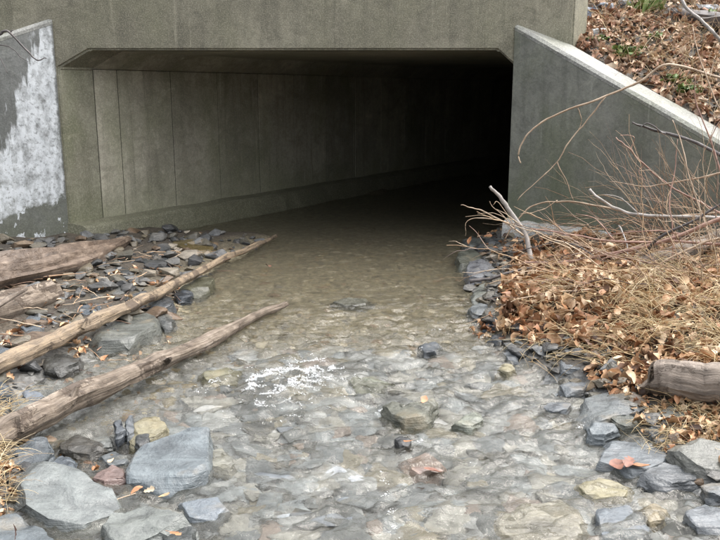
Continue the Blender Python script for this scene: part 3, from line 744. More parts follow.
stone([(472, 292), (481, 282), (498, 283), (503, 291), (490, 300), (475, 300)], .06, .16, (0.29, 0.29, 0.25), 'pale flat stone in front of the lilac grey stone', RB)
stone([(483, 325), (494, 315), (510, 320), (504, 327)], .07, .16, BLUE, 'blue grey stone tucked under the front of the leaf heap', RB)
stone([(506, 337), (516, 329), (531, 331), (537, 339), (522, 345)], .07, .16, (0.36, 0.36, 0.34), 'whitish flat stone at the water in front of the leaf heap', RB)
stone([(556, 362), (568, 351), (584, 353), (592, 362), (580, 370), (560, 369)], .08, .18, (0.28, 0.29, 0.30), 'rounded grey stone at the shore below the leaf heap', RB)
stone([(576, 341), (592, 333), (611, 337), (614, 350), (596, 355)], .11, .18, (0.20, 0.205, 0.20), 'grey stone at the edge of the dry grass behind the rounded one', RB)
stone([(544, 354), (557, 343), (573, 345), (569, 351), (553, 362)], .06, .16, (0.20, 0.22, 0.235), 'blue grey stone touching the left of the rounded shore stone', RB)
stone([(487, 338), (497, 331), (506, 335), (500, 345)], .04, .14, (0.09, 0.095, 0.10), 'dark stone left of the whitish flat stone', RB)
stone([(528, 352), (540, 346), (548, 352), (540, 360)], .03, .12, (0.17, 0.18, 0.185), 'small grey stone awash below the whitish flat stone', RB)
stone([(577, 414), (583, 396), (614, 388), (633, 392), (654, 404), (655, 409), (637, 413), (614, 415), (590, 420)], .09, .2, (0.235, 0.245, 0.24), 'pointed grey slab jutting from the right bank', RB, 'stone_slab', tilt=(.12, .02), drop=.03)
stone([(586, 424), (604, 416), (621, 427), (606, 434), (590, 434)], .05, .14, (0.24, 0.26, 0.27), 'flat blue grey slab under the pointed slab', RB, 'stone_slab', drop=.02)
stone([(608, 417), (625, 413), (642, 419), (639, 425), (622, 427)], .07, .16, (0.15, 0.155, 0.13), 'greenish dark stone wedged beneath the tip of the pointed slab', RB)
stone([(656, 412), (672, 404), (689, 410), (688, 419), (668, 421)], .13, .18, (0.22, 0.215, 0.19), 'brownish grey stone among straw in front of the grey log', RB)
stone([(668, 444), (692, 439), (726, 445), (732, 474), (702, 468), (676, 452)], .13, .26, (0.27, 0.26, 0.225), 'thick slab with a dark broken edge at the right frame edge', RB, 'stone_slab', tilt=(.05, .1), drop=.02)
stone([(637, 474), (653, 458), (676, 463), (702, 472), (699, 479), (664, 484)], .06, .18, (0.20, 0.205, 0.21), 'wet dark grey slab left of the thick right edge slab', RB, 'stone_slab', drop=.03)
stone([(597, 462), (602, 441), (653, 436), (671, 450), (664, 464), (637, 473)], .025, .16, (0.27, 0.285, 0.295), 'wide pale blue slab awash below the pointed slab', RB, 'stone_slab', drop=.01, rough=.5)
stone([(574, 486), (598, 478), (634, 484), (630, 497), (594, 500)], .0, .12, (0.42, 0.36, 0.22), 'yellowish slab under water below the wide pale blue slab', RB, 'stone_slab')
stone([(640, 510), (653, 501), (669, 507), (665, 520), (649, 523)], .005, .12, (0.42, 0.34, 0.22), 'round yellowish cobble under water, lower right', RB)
stone([(492, 520), (528, 501), (575, 497), (588, 524), (592, 546), (505, 552)], .0, .14, (0.38, 0.34, 0.26), 'broad tan slab just under water at the bottom edge', RB, 'stone_slab', drop=.01, rough=.6)
stone([(594, 512), (630, 503), (650, 528), (645, 556), (604, 556)], .0, .14, (0.22, 0.24, 0.26), 'dark bluish slab under water at the bottom edge', RB, 'stone_slab', drop=.01)
stone([(683, 512), (704, 500), (730, 508), (730, 530), (700, 532)], .03, .14, (0.27, 0.28, 0.29), 'grey slab awash in the bottom right corner', RB, 'stone_slab', drop=.01)
stone([(519, 243), (530, 236), (546, 240), (542, 249), (526, 251)], .20, .2, (0.19, 0.20, 0.205), 'grey stone on the bank below the broken wall ledge', RB)
stone([(500, 248), (512, 240), (520, 247), (512, 255)], .14, .18, (0.24, 0.26, 0.27), 'pale stone at the water corner of the right wing wall', RB)
stone([(484, 238), (496, 231), (507, 236), (500, 244), (488, 244)], .10, .2, (0.13, 0.14, 0.145), 'dark grey stone farthest back by the tunnel corner', RB)
stone([(546, 232), (562, 227), (578, 231), (572, 238), (552, 239)], .26, .2, (0.20, 0.21, 0.22), 'flat blue grey stone against the broken wall ledge', RB)
stone([(468, 308), (478, 302), (492, 305), (488, 314), (474, 315)], .05, .14, (0.25, 0.26, 0.26), 'light grey stone between the pale flat one and the leaf heap', RB)
stone([(462, 240), (472, 235), (484, 239), (478, 247), (466, 247)], .06, .14, (0.20, 0.20, 0.18), 'low dark olive stone in water at the right tunnel corner', RB)
stone([(503, 262), (514, 256), (526, 260), (520, 269), (508, 270)], .12, .18, (0.25, 0.26, 0.28), 'pale grey stone in leaves right of the lilac grey stone', RB)
stone([(522, 352), (512, 346), (502, 351), (508, 358), (518, 359)], .03, .12, (0.22, 0.23, 0.24), 'flat grey stone awash directly below the whitish one', RB)
stone([(594, 366), (606, 358), (622, 362), (618, 372), (600, 375)], .06, .16, (0.24, 0.25, 0.26), 'grey stone right of the rounded shore stone', RB)
stone([(618, 352), (630, 346), (644, 351), (638, 360), (622, 361)], .10, .16, (0.19, 0.18, 0.165), 'brown grey stone half buried left of the grey log', RB)
stone([(560, 384), (574, 378), (590, 383), (584, 391), (566, 392)], .03, .12, (0.26, 0.27, 0.28), 'flat pale stone awash above the pointed slab', RB)
stone([(618, 378), (632, 372), (646, 378), (640, 387), (622, 387)], .06, .14, (0.15, 0.15, 0.15), 'dark stone between the grey log and the pointed slab', RB)
stone([(645, 428), (655, 421), (668, 426), (664, 434), (650, 435)], .07, .14, (0.17, 0.175, 0.17), 'dark grey stone in straw above the wide pale blue slab', RB)
stone([(700, 486), (714, 480), (732, 484), (732, 496), (708, 497)], .06, .16, (0.21, 0.22, 0.225), 'grey stone below the thick right edge slab', RB)
# on the embankment
y_, z_ = bank_z(2.32, 0.16)
def bank_stone(px, py, r, colr, label, squash=0.5, cat='stone', name='stone'):
    """where that sight line meets the embankment"""
    best = None
    for k in range(400):
        Y = 6.4 + k * 0.015; p = at(px, py, Y); y0, z0 = back_line(p.x)
        if Y < y0: continue
        yy, zz = bank_z(p.x, Y - y0)
        if p.z <= zz: best = Vector((p.x, Y, zz)); break
    if best is None: return None
    _seed[0] += 1; n = 7
    poly = [(best.x + r * math.cos(6.28 * i / n) * random.uniform(.75, 1.1), best.y + r * .8 * math.sin(6.28 * i / n) * random.uniform(.75, 1.1)) for i in range(n)]
    me, c = rock_mesh(poly, r * squash, r * squash + 0.12, _seed[0])
    o = link(name, me, M['stone'], loc=(c.x, c.y, best.z)); o.color = (*colr, 1)
    return tag(o, label, cat, 'stones on the embankment')
bank_stone(599, 33, .085, (0.62, 0.63, 0.63), 'white stone lying in leaves just above the wing wall top', .45)
bank_stone(586, 12, .13, (0.17, 0.20, 0.25), 'blue grey slate beside the end of the headwall', .3)
bank_stone(604, 7, .12, (0.20, 0.23, 0.28), 'blue grey slate at the top edge, nearest right of the headwall', .3)
bank_stone(625, 4, .10, (0.13, 0.15, 0.18), 'dark slate at the top edge left of the green tuft', .3)
bank_stone(706, 10, .14, (0.34, 0.36, 0.39), 'pale slab in the top right corner of the bank', .3)
bank_stone(686, 12, .10, (0.12, 0.12, 0.13), 'dark slate left of the pale slab in the top right', .3)

# loose gravel and bed cobbles nobody could count
def pebble_templates(n, seed, pts=15, bev=0.07):
    out = []; rr = random.Random(seed)
    for k in range(n):
        bm = bmesh.new()
        for i in range(pts):
            v = Vector((rr.gauss(0, 1), rr.gauss(0, 1), rr.gauss(0, 1))).normalized()
            bm.verts.new((v.x * rr.uniform(.8, 1.1), v.y * rr.uniform(.55, .85), v.z * rr.uniform(.35, .55)))
        r = bmesh.ops.convex_hull(bm, input=bm.verts)
        bmesh.ops.delete(bm, geom=[v for v in bm.verts if not v.link_faces], context='VERTS')
        bmesh.ops.bevel(bm, geom=bm.edges[:], offset=bev, segments=1, affect='EDGES', clamp_overlap=True)
        bmesh.ops.triangulate(bm, faces=bm.faces[:])
        bm.verts.ensure_lookup_table(); bm.verts.index_update()
        out.append((np.array([v.co[:] for v in bm.verts]), np.array([[v.index for v in f.verts] for f in bm.faces])))
        bm.free()
    return out
PEB = pebble_templates(14, 5)
def euler_np(ax, ay, az):
    return np.array(Matrix.Rotation(az, 3, 'Z') @ Matrix.Rotation(ay, 3, 'Y') @ Matrix.Rotation(ax, 3, 'X'))
def scatter(name, items, templates, mat, label, cat, smooth=False):
    """items: (pos, scale, rx, ry, rz)"""
    vs, fs_, off = [], [], 0
    for p, s, rx, ry, rz in items:
        v, f = random.choice(templates)
        vs.append((v * s) @ euler_np(rx, ry, rz).T + np.array(p)); fs_.append(f + off); off += len(v)
    o = link(name, np_mesh(name, np.concatenate(vs), np.concatenate(fs_), smooth), mat)
    return tag(o, label, cat, kind='stuff')
def in_poly(x, y, poly):
    c = False; n = len(poly); j = n - 1
    for i in range(n):
        if (poly[i][1] > y) != (poly[j][1] > y) and x < (poly[j][0] - poly[i][0]) * (y - poly[i][1]) / (poly[j][1] - poly[i][1]) + poly[i][0]: c = not c
        j = i
    return c
def sample(poly_px, n, z=0.0):
    P = [tuple(spot(x, y, z)[:2]) for x, y in poly_px]
    x0, x1 = min(p[0] for p in P), max(p[0] for p in P); y0, y1 = min(p[1] for p in P), max(p[1] for p in P)
    out = []
    while len(out) < n:
        x, y = random.uniform(x0, x1), random.uniform(y0, y1)
        if in_poly(x, y, P): out.append((x, y))
    return out
U = random.uniform
it = []
for x, y in sample([(-60, 400), (-60, 262), (60, 248), (180, 240), (270, 240), (215, 268), (180, 300), (170, 330), (100, 352), (30, 392)], 820):
    s = min(0.012 + random.expovariate(1 / 0.032), 0.14)
    it.append(((x, y, hz(x, y) + s * .15), s, U(-.3, .3), U(-.3, .3), U(0, 6.3)))
for x, y in sample([(470, 232), (520, 226), (520, 262), (500, 300), (492, 330), (600, 368), (640, 400), (700, 470), (735, 480), (735, 520), (690, 480), (650, 440), (600, 405), (540, 370), (490, 345), (470, 300)], 650):
    s = min(0.014 + random.expovariate(1 / 0.022), 0.085)
    it.append(((x, y, hz(x, y) + s * .2), s, U(-.3, .3), U(-.3, .3), U(0, 6.3)))
for x, y in sample([(-40, 440), (60, 440), (140, 440), (130, 500), (60, 545), (-40, 545)], 420):
    s = min(0.012 + random.expovariate(1 / 0.014), 0.05)
    it.append(((x, y, hz(x, y) + s * .2), s, U(-.3, .3), U(-.3, .3), U(0, 6.3)))
scatter('gravel', it, PEB, M['gravel'], 'wet grey gravel strewn along both edges of the stream', 'gravel')
it = []
for x, y in sample([(290, 236), (470, 236), (470, 300), (500, 345), (430, 350), (330, 340), (220, 400), (60, 430), (60, 390), (180, 320), (190, 290)], 2400):
    s = min(0.012 + random.expovariate(1 / 0.014), 0.07)
    it.append(((x, y, hz(x, y) - s * .1), s, U(-.2, .2), U(-.2, .2), U(0, 6.3)))
scatter('bed_pebbles', it, PEB, M['bed_stones'], 'brown pebbles on the bed of the smooth water', 'pebbles')
it = []
for x, y in sample([(230, 350), (500, 345), (610, 395), (740, 530), (740, 600), (60, 600), (140, 470), (180, 400)], 1350):
    s = min(0.03 + random.expovariate(1 / 0.045), 0.22)
    zz = hz(x, y)
    it.append(((x, y, min(zz + s * .05, -0.012 - s * .2 + U(-.02, .016))), s, U(-.12, .12), U(-.12, .12), U(0, 6.3)))
FLATS = [(v * np.array([1, 1, .42]), f) for v, f in pebble_templates(18, 77, 11, 0.025)]
scatter('riffle_cobbles', it, FLATS, M['riffle_stones'], 'pale grey and tan cobbles under the broken water', 'cobbles')

# ------------------------------------------------------------------ logs, branches
def catmull(P, per):
    out = []
    Q = [P[0] * 2 - P[1]] + P + [P[-1] * 2 - P[-2]]
    for i in range(1, len(Q) - 2):
        for k in range(per):
            t = k / per; a, b, c, d = Q[i - 1], Q[i], Q[i + 1], Q[i + 2]
            out.append(0.5 * ((2 * b) + (c - a) * t + (2 * a - 5 * b + 4 * c - d) * t * t + (3 * b - a - 3 * c + d) * t ** 3))
    out.append(P[-1]); return out
def tube(P, rad, sides, seed, rough=0.15, per=6, cap=True, ridge=0.0, squash=1.0, kink=0.0):
    C = catmull(P, per); n = len(C)
    if kink:
        for k in range(1, n - 1):
            C[k] = C[k] + mnoise.noise_vector(Vector((k * 0.16, seed * 2.7, 0))) * kink + mnoise.noise_vector(Vector((k * 0.5, seed * 2.7, 5))) * kink * 0.45
    rs = np.interp(np.linspace(0, 1, n), np.linspace(0, 1, len(rad)), rad)
    V, Fc, UVs = [], [], []
    up = Vector((0, 0, 1)); L = 0.0
    for k in range(n):
        if k: L += (C[k] - C[k - 1]).length
        d = (C[min(k + 1, n - 1)] - C[max(k - 1, 0)]).normalized()
        s = d.cross(up); s = s.normalized() if s.length > 1e-3 else Vector((1, 0, 0)); u = s.cross(d)
        for i in range(sides):
            a = 2 * math.pi * i / sides
            q = Vector((math.cos(a) * 1.3 + seed, math.sin(a) * 1.3, L / max(rad[0], .004) * 0.22))
            r = rs[k] * (1 + rough * mnoise.fractal(q, 1.0, 2.0, 3) + ridge * mnoise.noise(Vector((math.cos(a) * 4 + seed, math.sin(a) * 4, L * 1.2))))
            V.append(C[k] + (s * math.cos(a) + u * math.sin(a) * squash) * r); UVs.append((L, i / sides))
    for k in range(n - 1):
        for i in range(sides):
            j = (i + 1) % sides
            Fc.append((k * sides + i, k * sides + j, (k + 1) * sides + j, (k + 1) * sides + i))
    return V, Fc, UVs, sides
def log_mesh(name, P, rad, sides, seed, **kw):
    V, Fc, UVs, sd = tube(P, rad, sides, seed, **kw)
    me = mesh(name, V, Fc + [tuple(range(sd))[::-1], tuple(range(len(V) - sd, len(V)))], True)
    uv = me.uv_layers.new(name='UVMap'); 
    for l in me.loops: uv.data[l.index].uv = UVs[l.vertex_index]
    me.set_sharp_from_angle(angle=R(50))
    return me
def end_disc(P, d, r, seed, mat, parent, name='broken_end'):
    d = d.normalized(); s = d.cross(Vector((0, 0, 1))).normalized(); u = s.cross(d)
    rr = random.Random(seed); V, Fc = [], []
    rings, sd = 5, 18
    for k in range(rings):
        q = 1 - k / rings
        for i in range(sd):
            a = 6.2832 * i / sd
            V.append(P + (s * math.cos(a) + u * math.sin(a)) * r * q * rr.uniform(.93, 1.03) + d * (0.003 + r * 0.25 * (1 - q) * rr.uniform(.2, 1) + rr.uniform(0, .12) * r * (k > 0)))
    for k in range(rings - 1):
        for i in range(sd):
            j = (i + 1) % sd; Fc.append((k * sd + i, k * sd + j, (k + 1) * sd + j, (k + 1) * sd + i))
    Fc.append(tuple((rings - 1) * sd + i for i in range(sd)))
    me = mesh(name, V, Fc); uv = me.uv_layers.new(name='UVMap')
    for l in me.loops:
        c = V[l.vertex_index] - P; uv.data[l.index].uv = (c.dot(s) * 12, c.dot(u) * 12)
    return link(name, me, mat, parent)

# thick log slanting into the water
P = [spot(-70, 470, .09), spot(0, 437, .10), spot(62, 405, .095), spot(130, 375, .08), spot(200, 345, .055), spot(246, 322, .03), spot(286, 304, .006)]
lg = link('log', log_mesh('log', P, [.076, .068, .060, .052, .044, .032, .020], 30, 3, rough=.34, per=16, ridge=.16, kink=.010), M['drift'])
tag(lg, 'thick weathered log slanting down into the stream, lower of the long pair', 'log', 'driftwood logs')
# long peeled pole
P = [spot(-60, 396, .13), spot(0, 366, .13), spot(60, 337, .13), spot(104, 317, .145), spot(150, 297, .135), spot(215, 263, .09), spot(252, 247, .06), spot(276, 236, .03)]
pl = link('log', log_mesh('log', P, [.052, .048, .044, .040, .034, .030, .026, .017], 20, 8, rough=.36, per=12, ridge=.12, kink=.012), M['pole'])
tag(pl, 'long thin peeled pole lying over stones toward the tunnel', 'log', 'driftwood logs')
# split log against the left wall
P = [spot(-90, 300, .16), spot(-10, 280, .16), spot(30, 272, .155), spot(66, 263, .15), spot(100, 252, .14), spot(129, 239, .14)]
sl = link('log', log_mesh('log', P, [.20, .175, .16, .14, .105, .03], 40, 21, rough=.4, per=16, ridge=.3, squash=.9), M['brown_log'])
tag(sl, 'big split brown log with a splintered tip below the white patch', 'log', 'driftwood logs')
for a, b, c, r in [((-30, 295), (40, 282), (108, 263), .03), ((-30, 272), (50, 252), (126, 237), .022), ((20, 285), (70, 272), (112, 262), .018)]:
    me = log_mesh('splinter', [spot(*a, .06), spot(*b, .07), spot(*c, .08)], [r, r * .9, r * .35], 8, a[0] + 50, rough=.3, per=8, ridge=.3)
    link('splinter', me, M['brown_log'], sl)
def stub(lg, px, py, z, L, r, az, el, mat):
    p = spot(px, py, z); d = Vector((math.cos(az) * math.cos(el), math.sin(az) * math.cos(el), math.sin(el)))
    link('branch_stub', log_mesh('branch_stub', [p - d * .02, p + d * L * .5, p + d * L], [r, r * .8, r * .55], 9, px, rough=.4, per=5, ridge=.2), mat, lg)
stub(lg, 72, 400, .12, .06, .018, 1.2, .9, M['drift']); stub(lg, 168, 361, .09, .05, .014, -1.0, .6, M['drift']); stub(lg, 20, 428, .13, .05, .016, 2.0, 1.0, M['drift'])
stub(pl, 84, 326, .16, .05, .012, 1.3, .8, M['pole']); stub(pl, 188, 278, .12, .05, .010, 1.6, .7, M['pole'])
# blunt stub
P = [spot(-80, 336, .13), spot(-20, 317, .13), spot(20, 304, .13), spot(54, 292, .135)]
sb = link('log', log_mesh('log', P, [.11, .10, .095, .085], 22, 33, rough=.2, per=10, ridge=.2), M['drift'])
tag(sb, 'short blunt ended stub log at the left frame edge', 'log', 'driftwood logs')
end_disc(P[-1], P[-1] - P[-2], .083, 3, M['end_wood'], sb)
me = log_mesh('splinter', [spot(-10, 310, .22), spot(10, 298, .24), spot(27, 289, .26)], [.022, .018, .008], 8, 9, rough=.3)
link('splinter', me, M['grey_log'], sb)
# grey log on the right bank
def bankp(px, py, dz=0.0):
    """where the sight line meets the ground"""
    for k in range(1900):
        Y = 1.8 + k * 0.008; p = at(px, py, Y)
        if p.z <= hz(p.x, p.y) + dz: return p
    return at(px, py, 6.5)
a = bankp(653, 377, .10); b = bankp(790, 386, .10); b.z = a.z + .02
rl = link('log', log_mesh('log', [a, a.lerp(b, .3), a.lerp(b, .65), b], [.082, .09, .092, .095], 34, 41, rough=.26, per=16, ridge=.2, kink=.012), M['grey_log'])
tag(rl, 'grey barkless log with a sawn looking end on the right bank', 'log', 'driftwood logs')
end_disc(a, a - b, .080, 5, M['end_wood'], rl)
# pale log under the brambles
a = bankp(628, 268, .05); b = bankp(740, 232, .07)
ul = link('log', log_mesh('log', [a, a.lerp(b, .5), b], [.045, .06, .07], 16, 52, rough=.2, per=12, ridge=.15), M['grey_log'])
tag(ul, 'pale grey log lying half hidden under the brambles', 'log', 'driftwood logs')
# dark fallen trunk at the top of the bank
a, b = at(645, 12, 8.9), at(735, 22, 8.3)
dk = link('log', log_mesh('log', [a, a.lerp(b, .5), b], [.06, .08, .09], 16, 61, rough=.2, per=10, ridge=.15), M['twig_dark'])
tag(dk, 'dark fallen trunk high on the embankment, top right', 'log', 'driftwood logs')

BR = 'bare branches in front of the right wing wall'
def wire(pts, r0, r1, seed, sides=7, jit=0.006, per=6):
    rr = random.Random(seed)
    P = [p + Vector((rr.uniform(-jit, jit), rr.uniform(-jit, jit), rr.uniform(-jit, jit))) for p in pts]
    V, Fc, UVs, sd = tube(P, list(np.linspace(r0, r1, len(P))), sides, seed, rough=.4, per=per, kink=.013 if r0 > .0036 else .004)
    return mesh('twig', V, Fc + [tuple(range(sd))[::-1], tuple(range(len(V) - sd, len(V)))], True)
def branch(pts, r0, r1, mat, label, forks=(), group=BR, name='branch'):
    """pts: (px, py, distance)"""
    _seed[0] += 1
    o = link(name, wire([at(*p) for p in pts], r0, r1, _seed[0]), mat)
    tag(o, label, 'branch', group)
    for f, q0, q1 in forks:
        _seed[0] += 1
        link('twig', wire([at(*p) for p in f], q0, q1, _seed[0], 6), mat, o)
    return o
branch([(740, 84, 6.2), (720, 77, 6.2), (669, 65, 6.25), (643, 79, 6.3), (606, 96, 6.35), (553, 116, 6.4), (529, 134, 6.4), (519, 151, 6.4), (520, 163, 6.4)], .011, .005, M['twig_tan'],
       'long arching tan twig curving down across the right wing wall', [([(606, 97, 6.35), (585, 122, 6.4), (566, 145, 6.4), (557, 163, 6.4), (535, 183, 6.4), (517, 200, 6.4)], .006, .003), ([(557, 163, 6.4), (565, 180, 6.4), (574, 200, 6.4)], .005, .003), ([(578, 107, 6.38), (582, 120, 6.38), (578, 128, 6.38)], .004, .002)])
branch([(735, 160, 5.9), (722, 155, 5.9), (692, 141, 6.0), (655, 130, 6.1), (633, 123, 6.1)], .017, .007, M['twig_dark'], 'dark forked stick pointing left in front of the wing wall', [([(665, 134, 6.05), (648, 125, 6.1), (640, 126, 6.1)], .008, .004)])
branch([(735, 222, 5.6), (712, 210, 5.7), (676, 190, 5.8), (643, 163, 5.9), (625, 146, 5.9), (616, 138, 5.9)], .008, .004, M['twig_red'], 'reddish bramble stem with curled dead leaves at its tip', [([(643, 163, 5.9), (638, 172, 5.9), (645, 180, 5.9)], .004, .002), ([(630, 151, 5.9), (634, 138, 5.9), (621, 136, 5.9)], .004, .002)])
branch([(740, 219, 5.6), (700, 216, 5.7), (640, 214, 5.8), (612, 206, 5.9), (600, 198, 5.9), (590, 189, 5.9)], .013, .009, M['twig_grey'], 'grey stick with a pale broken tip beside the broken ledge', [([(640, 214, 5.8), (622, 200, 5.85), (604, 195, 5.85)], .006, .003)])
branch([(735, 211, 5.7), (680, 216, 5.8), (642, 216, 5.9), (596, 205, 6.1), (557, 201, 6.3), (529, 207, 6.4), (514, 224, 6.4), (505, 240, 6.4)], .010, .004, M['twig_tan'], 'tan stem arching low along the foot of the wing wall', [([(557, 201, 6.3), (540, 212, 6.3), (520, 214, 6.3)], .004, .002)])
branch([(532, 262, 6.2), (526, 240, 6.25), (512, 213, 6.3), (500, 198, 6.3), (490, 186, 6.3)], .022, .013, M['twig_grey'], 'stout broken stick standing up at the tunnel corner', [])
branch([(524, 236, 6.2), (510, 225, 6.25), (487, 213, 6.3), (473, 208, 6.3), (461, 205, 6.3)], .008, .003, M['twig_tan'], 'thin twig reaching left into the dark tunnel mouth', [([(510, 225, 6.25), (495, 208, 6.3), (489, 201, 6.3)], .005, .002), ([(500, 219, 6.27), (480, 219, 6.3), (466, 222, 6.3), (465, 236, 6.3)], .005, .002), ([(515, 230, 6.2), (500, 203, 6.2), (493, 205, 6.2)], .004, .002)])
branch([(740, 212, 5.4), (720, 219, 5.4), (666, 240, 5.5), (627, 250, 5.6), (572, 261, 5.7), (522, 263, 5.9)], .017, .008, M['twig_red'], 'thickest reddish stem sweeping left over the leaf heap', [([(627, 250, 5.6), (600, 262, 5.6), (578, 285, 5.6)], .007, .003), ([(680, 235, 5.5), (650, 231, 5.6), (610, 234, 5.7)], .007, .003)])
branch([(740, 246, 5.3), (680, 242, 5.5), (615, 240, 5.6), (568, 234, 5.8), (530, 228, 6.0)], .011, .005, M['twig_red'], 'reddish stem just above the thickest stem', [([(615, 240, 5.6), (595, 220, 5.7), (575, 214, 5.8)], .005, .002)])
branch([(735, 235, 5.3), (700, 245, 5.3), (665, 262, 5.3), (640, 285, 5.3), (622, 300, 5.3)], .009, .004, M['twig_tan'], 'tan stem bending down into the dry grass', [])
branch([(545, 306, 5.3), (557, 310, 5.2), (603, 324, 5.0), (640, 338, 4.8), (662, 348, 4.7)], .006, .004, M['twig_straw'], 'straw coloured stem lying across the grass toward the grey log', [])
branch([(618, 225, 5.9), (627, 250, 5.7), (623, 268, 5.6), (628, 285, 5.5)], .006, .004, M['twig_grey'], 'short pale stem bent upright above the leaf heap', [])
branch([(676, -8, 7.0), (688, 8, 6.9), (700, 18, 6.8), (712, 32, 6.7), (735, 54, 6.6)], .014, .011, M['twig_grey'], 'pale grey branch hanging across the top right corner', [([(700, 18, 6.8), (722, 16, 6.8)], .006, .003)], group='bare branches on the embankment')
branch([(735, 128, 6.0), (716, 100, 6.1), (700, 60, 6.2), (692, 28, 6.3)], .007, .003, M['twig_tan'], 'thin upright stem before the bank, nearest the right edge', [([(708, 80, 6.15), (716, 55, 6.2)], .004, .002)])
branch([(735, 205, 5.7), (722, 178, 5.8), (710, 140, 5.9), (697, 100, 6.0), (694, 75, 6.0)], .008, .003, M['twig_red'], 'upright reddish stem crossing the low end of the wing coping', [([(710, 140, 5.9), (720, 120, 5.9)], .004, .002)])
branch([(712, 250, 5.4), (703, 215, 5.6), (690, 180, 5.7), (684, 150, 5.8), (672, 120, 5.9)], .007, .003, M['twig_tan'], 'leaning stem rising from the brambles past the dark stick', [([(690, 180, 5.7), (700, 160, 5.7)], .004, .002)])
branch([(735, 170, 5.6), (700, 178, 5.7), (665, 184, 5.8), (640, 186, 5.9), (610, 181, 6.0)], .008, .003, M['twig_tan'], 'level tan twig between the dark stick and the grey stick', [([(665, 184, 5.8), (652, 172, 5.85), (640, 170, 5.85)], .004, .002)])
branch([(672, 262, 5.5), (673, 230, 5.6), (670, 200, 5.7), (675, 165, 5.8), (678, 140, 5.8)], .006, .003, M['twig_red'], 'straight thin stem standing among the brambles', [])
branch([(640, 262, 5.6), (655, 240, 5.5), (690, 222, 5.4), (735, 196, 5.3)], .012, .008, M['twig_dark'], 'dark brown stick slanting up to the right through the brambles', [])
branch([(600, 262, 5.7), (585, 250, 5.8), (560, 243, 5.9), (535, 246, 6.0), (510, 252, 6.1)], .008, .003, M['twig_dark'], 'dark twig lying on leaves behind the lilac grey stone', [])
branch([(470, 282, 5.8), (490, 278, 5.8), (512, 272, 5.8), (532, 268, 5.8)], .014, .009, M['twig_dark'], 'short dark wet stick resting beside the lilac grey stone', [])
branch([(740, 288, 4.8), (700, 296, 4.9), (655, 300, 5.0), (618, 296, 5.1)], .006, .003, M['twig_straw'], 'pale stem lying level over the dry grass', [])
LBR = 'twigs at the left frame edge'
branch([(-12, 34, 6.6), (0, 33, 6.6), (10, 33, 6.6), (27, 51, 6.6), (37, 60, 6.6), (46, 59, 6.6)], .011, .004, M['twig_dark'], 'dark twig poking in over the white patch, top left', [([(10, 33, 6.6), (14, 29, 6.6)], .006, .004), ([(-8, 45, 6.6), (8, 47, 6.6), (20, 55, 6.6), (28, 62, 6.6)], .005, .002), ([(-6, 52, 6.6), (2, 60, 6.6), (8, 74, 6.6)], .004, .002)], group=LBR)
branch([(50, 545, 2.52), (75, 520, 2.62), (110, 503, 2.72), (137, 493, 2.8)], .0035, .002, M['twig_tan'], 'thin tan stem lying across the broad pale slab', [([(75, 520, 2.62), (55, 525, 2.6), (20, 540, 2.5)], .0025, .0015)], group=LBR)

# fine twigs and grass that read as a mass
def strips(name, items, mat, label, cat):
    """items: list of (points, width)"""
    vs, fs_, off = [], [], 0
    for P, w in items:
        n = len(P); P = np.array(P); d = np.gradient(P, axis=0)
        s = np.cross(d, np.array([U(-1, 1), U(-1, 1), 1.0])); s /= (np.linalg.norm(s, axis=1)[:, None] + 1e-9)
        u = np.cross(s, d); u /= (np.linalg.norm(u, axis=1)[:, None] + 1e-9)
        ww = (w * np.linspace(1, .35, n))[:, None]
        ring = np.stack([P + s * ww, P - s * ww * .5 + u * ww * .8, P - s * ww * .5 - u * ww * .8], 1).reshape(-1, 3)
        vs.append(ring)
        for k in range(n - 1):
            for i in range(3):
                j = (i + 1) % 3; fs_.append((off + 3 * k + i, off + 3 * k + j, off + 3 * k + 3 + j, off + 3 * k + 3 + i))
        off += len(ring)
    o = link(name, np_mesh(name, np.concatenate(vs), np.array(fs_), True), mat)
    return tag(o, label, cat, kind='stuff')
def arc(x, y, z, L, az, el, droop, n=7, wob=.12):
    P = [np.array([x, y, z])]; st = L / n
    for k in range(n):
        e = el - droop * (k / n) + U(-wob, wob); a = az + U(-wob, wob)
        P.append(P[-1] + st * np.array([math.cos(a) * math.cos(e), math.sin(a) * math.cos(e), math.sin(e)]))
    return P
def keep_up(P, lift=.004):
    for p in P:
        p[2] = max(p[2], hz(p[0], p[1]) + lift)
    return P
items = []
for cx, cy in sample([(560, 285), (640, 265), (745, 272), (745, 350), (650, 352), (600, 338), (570, 315)], 88, .25):
    a0, e0 = random.choice([U(-.7, .7), U(2.4, 3.9), U(0, 6.28), U(4, 5.4)]), U(.1, .9)
    for k in range(random.randint(9, 34)):
        x, y = cx + random.gauss(0, .05), cy + random.gauss(0, .05)
        items.append((keep_up(arc(x, y, hz(x, y), U(.12, .42), a0 + random.gauss(0, .45), e0 + random.gauss(0, .25), U(.3, 1.6), 6)), U(.0012, .003)))
for x, y in sample([(500, 275), (600, 262), (640, 300), (600, 345), (520, 335)], 420, .18):
    items.append((keep_up(arc(x, y, hz(x, y) + .03, U(.1, .35), U(0, 6.28), U(-.1, .5), U(.1, 1.0), 6), .03), U(.001, .0022)))
for x, y in sample([(650, 400), (735, 395), (735, 440), (690, 440), (650, 430)], 520, .12):
    items.append((keep_up(arc(x, y, hz(x, y), U(.06, .2), U(0, 6.28), U(.0, .8), U(.3, 1.5), 6)), U(.001, .002)))
for x, y in sample([(-40, 400), (18, 395), (22, 418), (-40, 440)], 220, .05):
    items.append((keep_up(arc(x, y, hz(x, y) + .03, U(.06, .2), U(0, 6.28), U(.0, .8), U(.3, 1.5), 6)), U(.001, .002)))
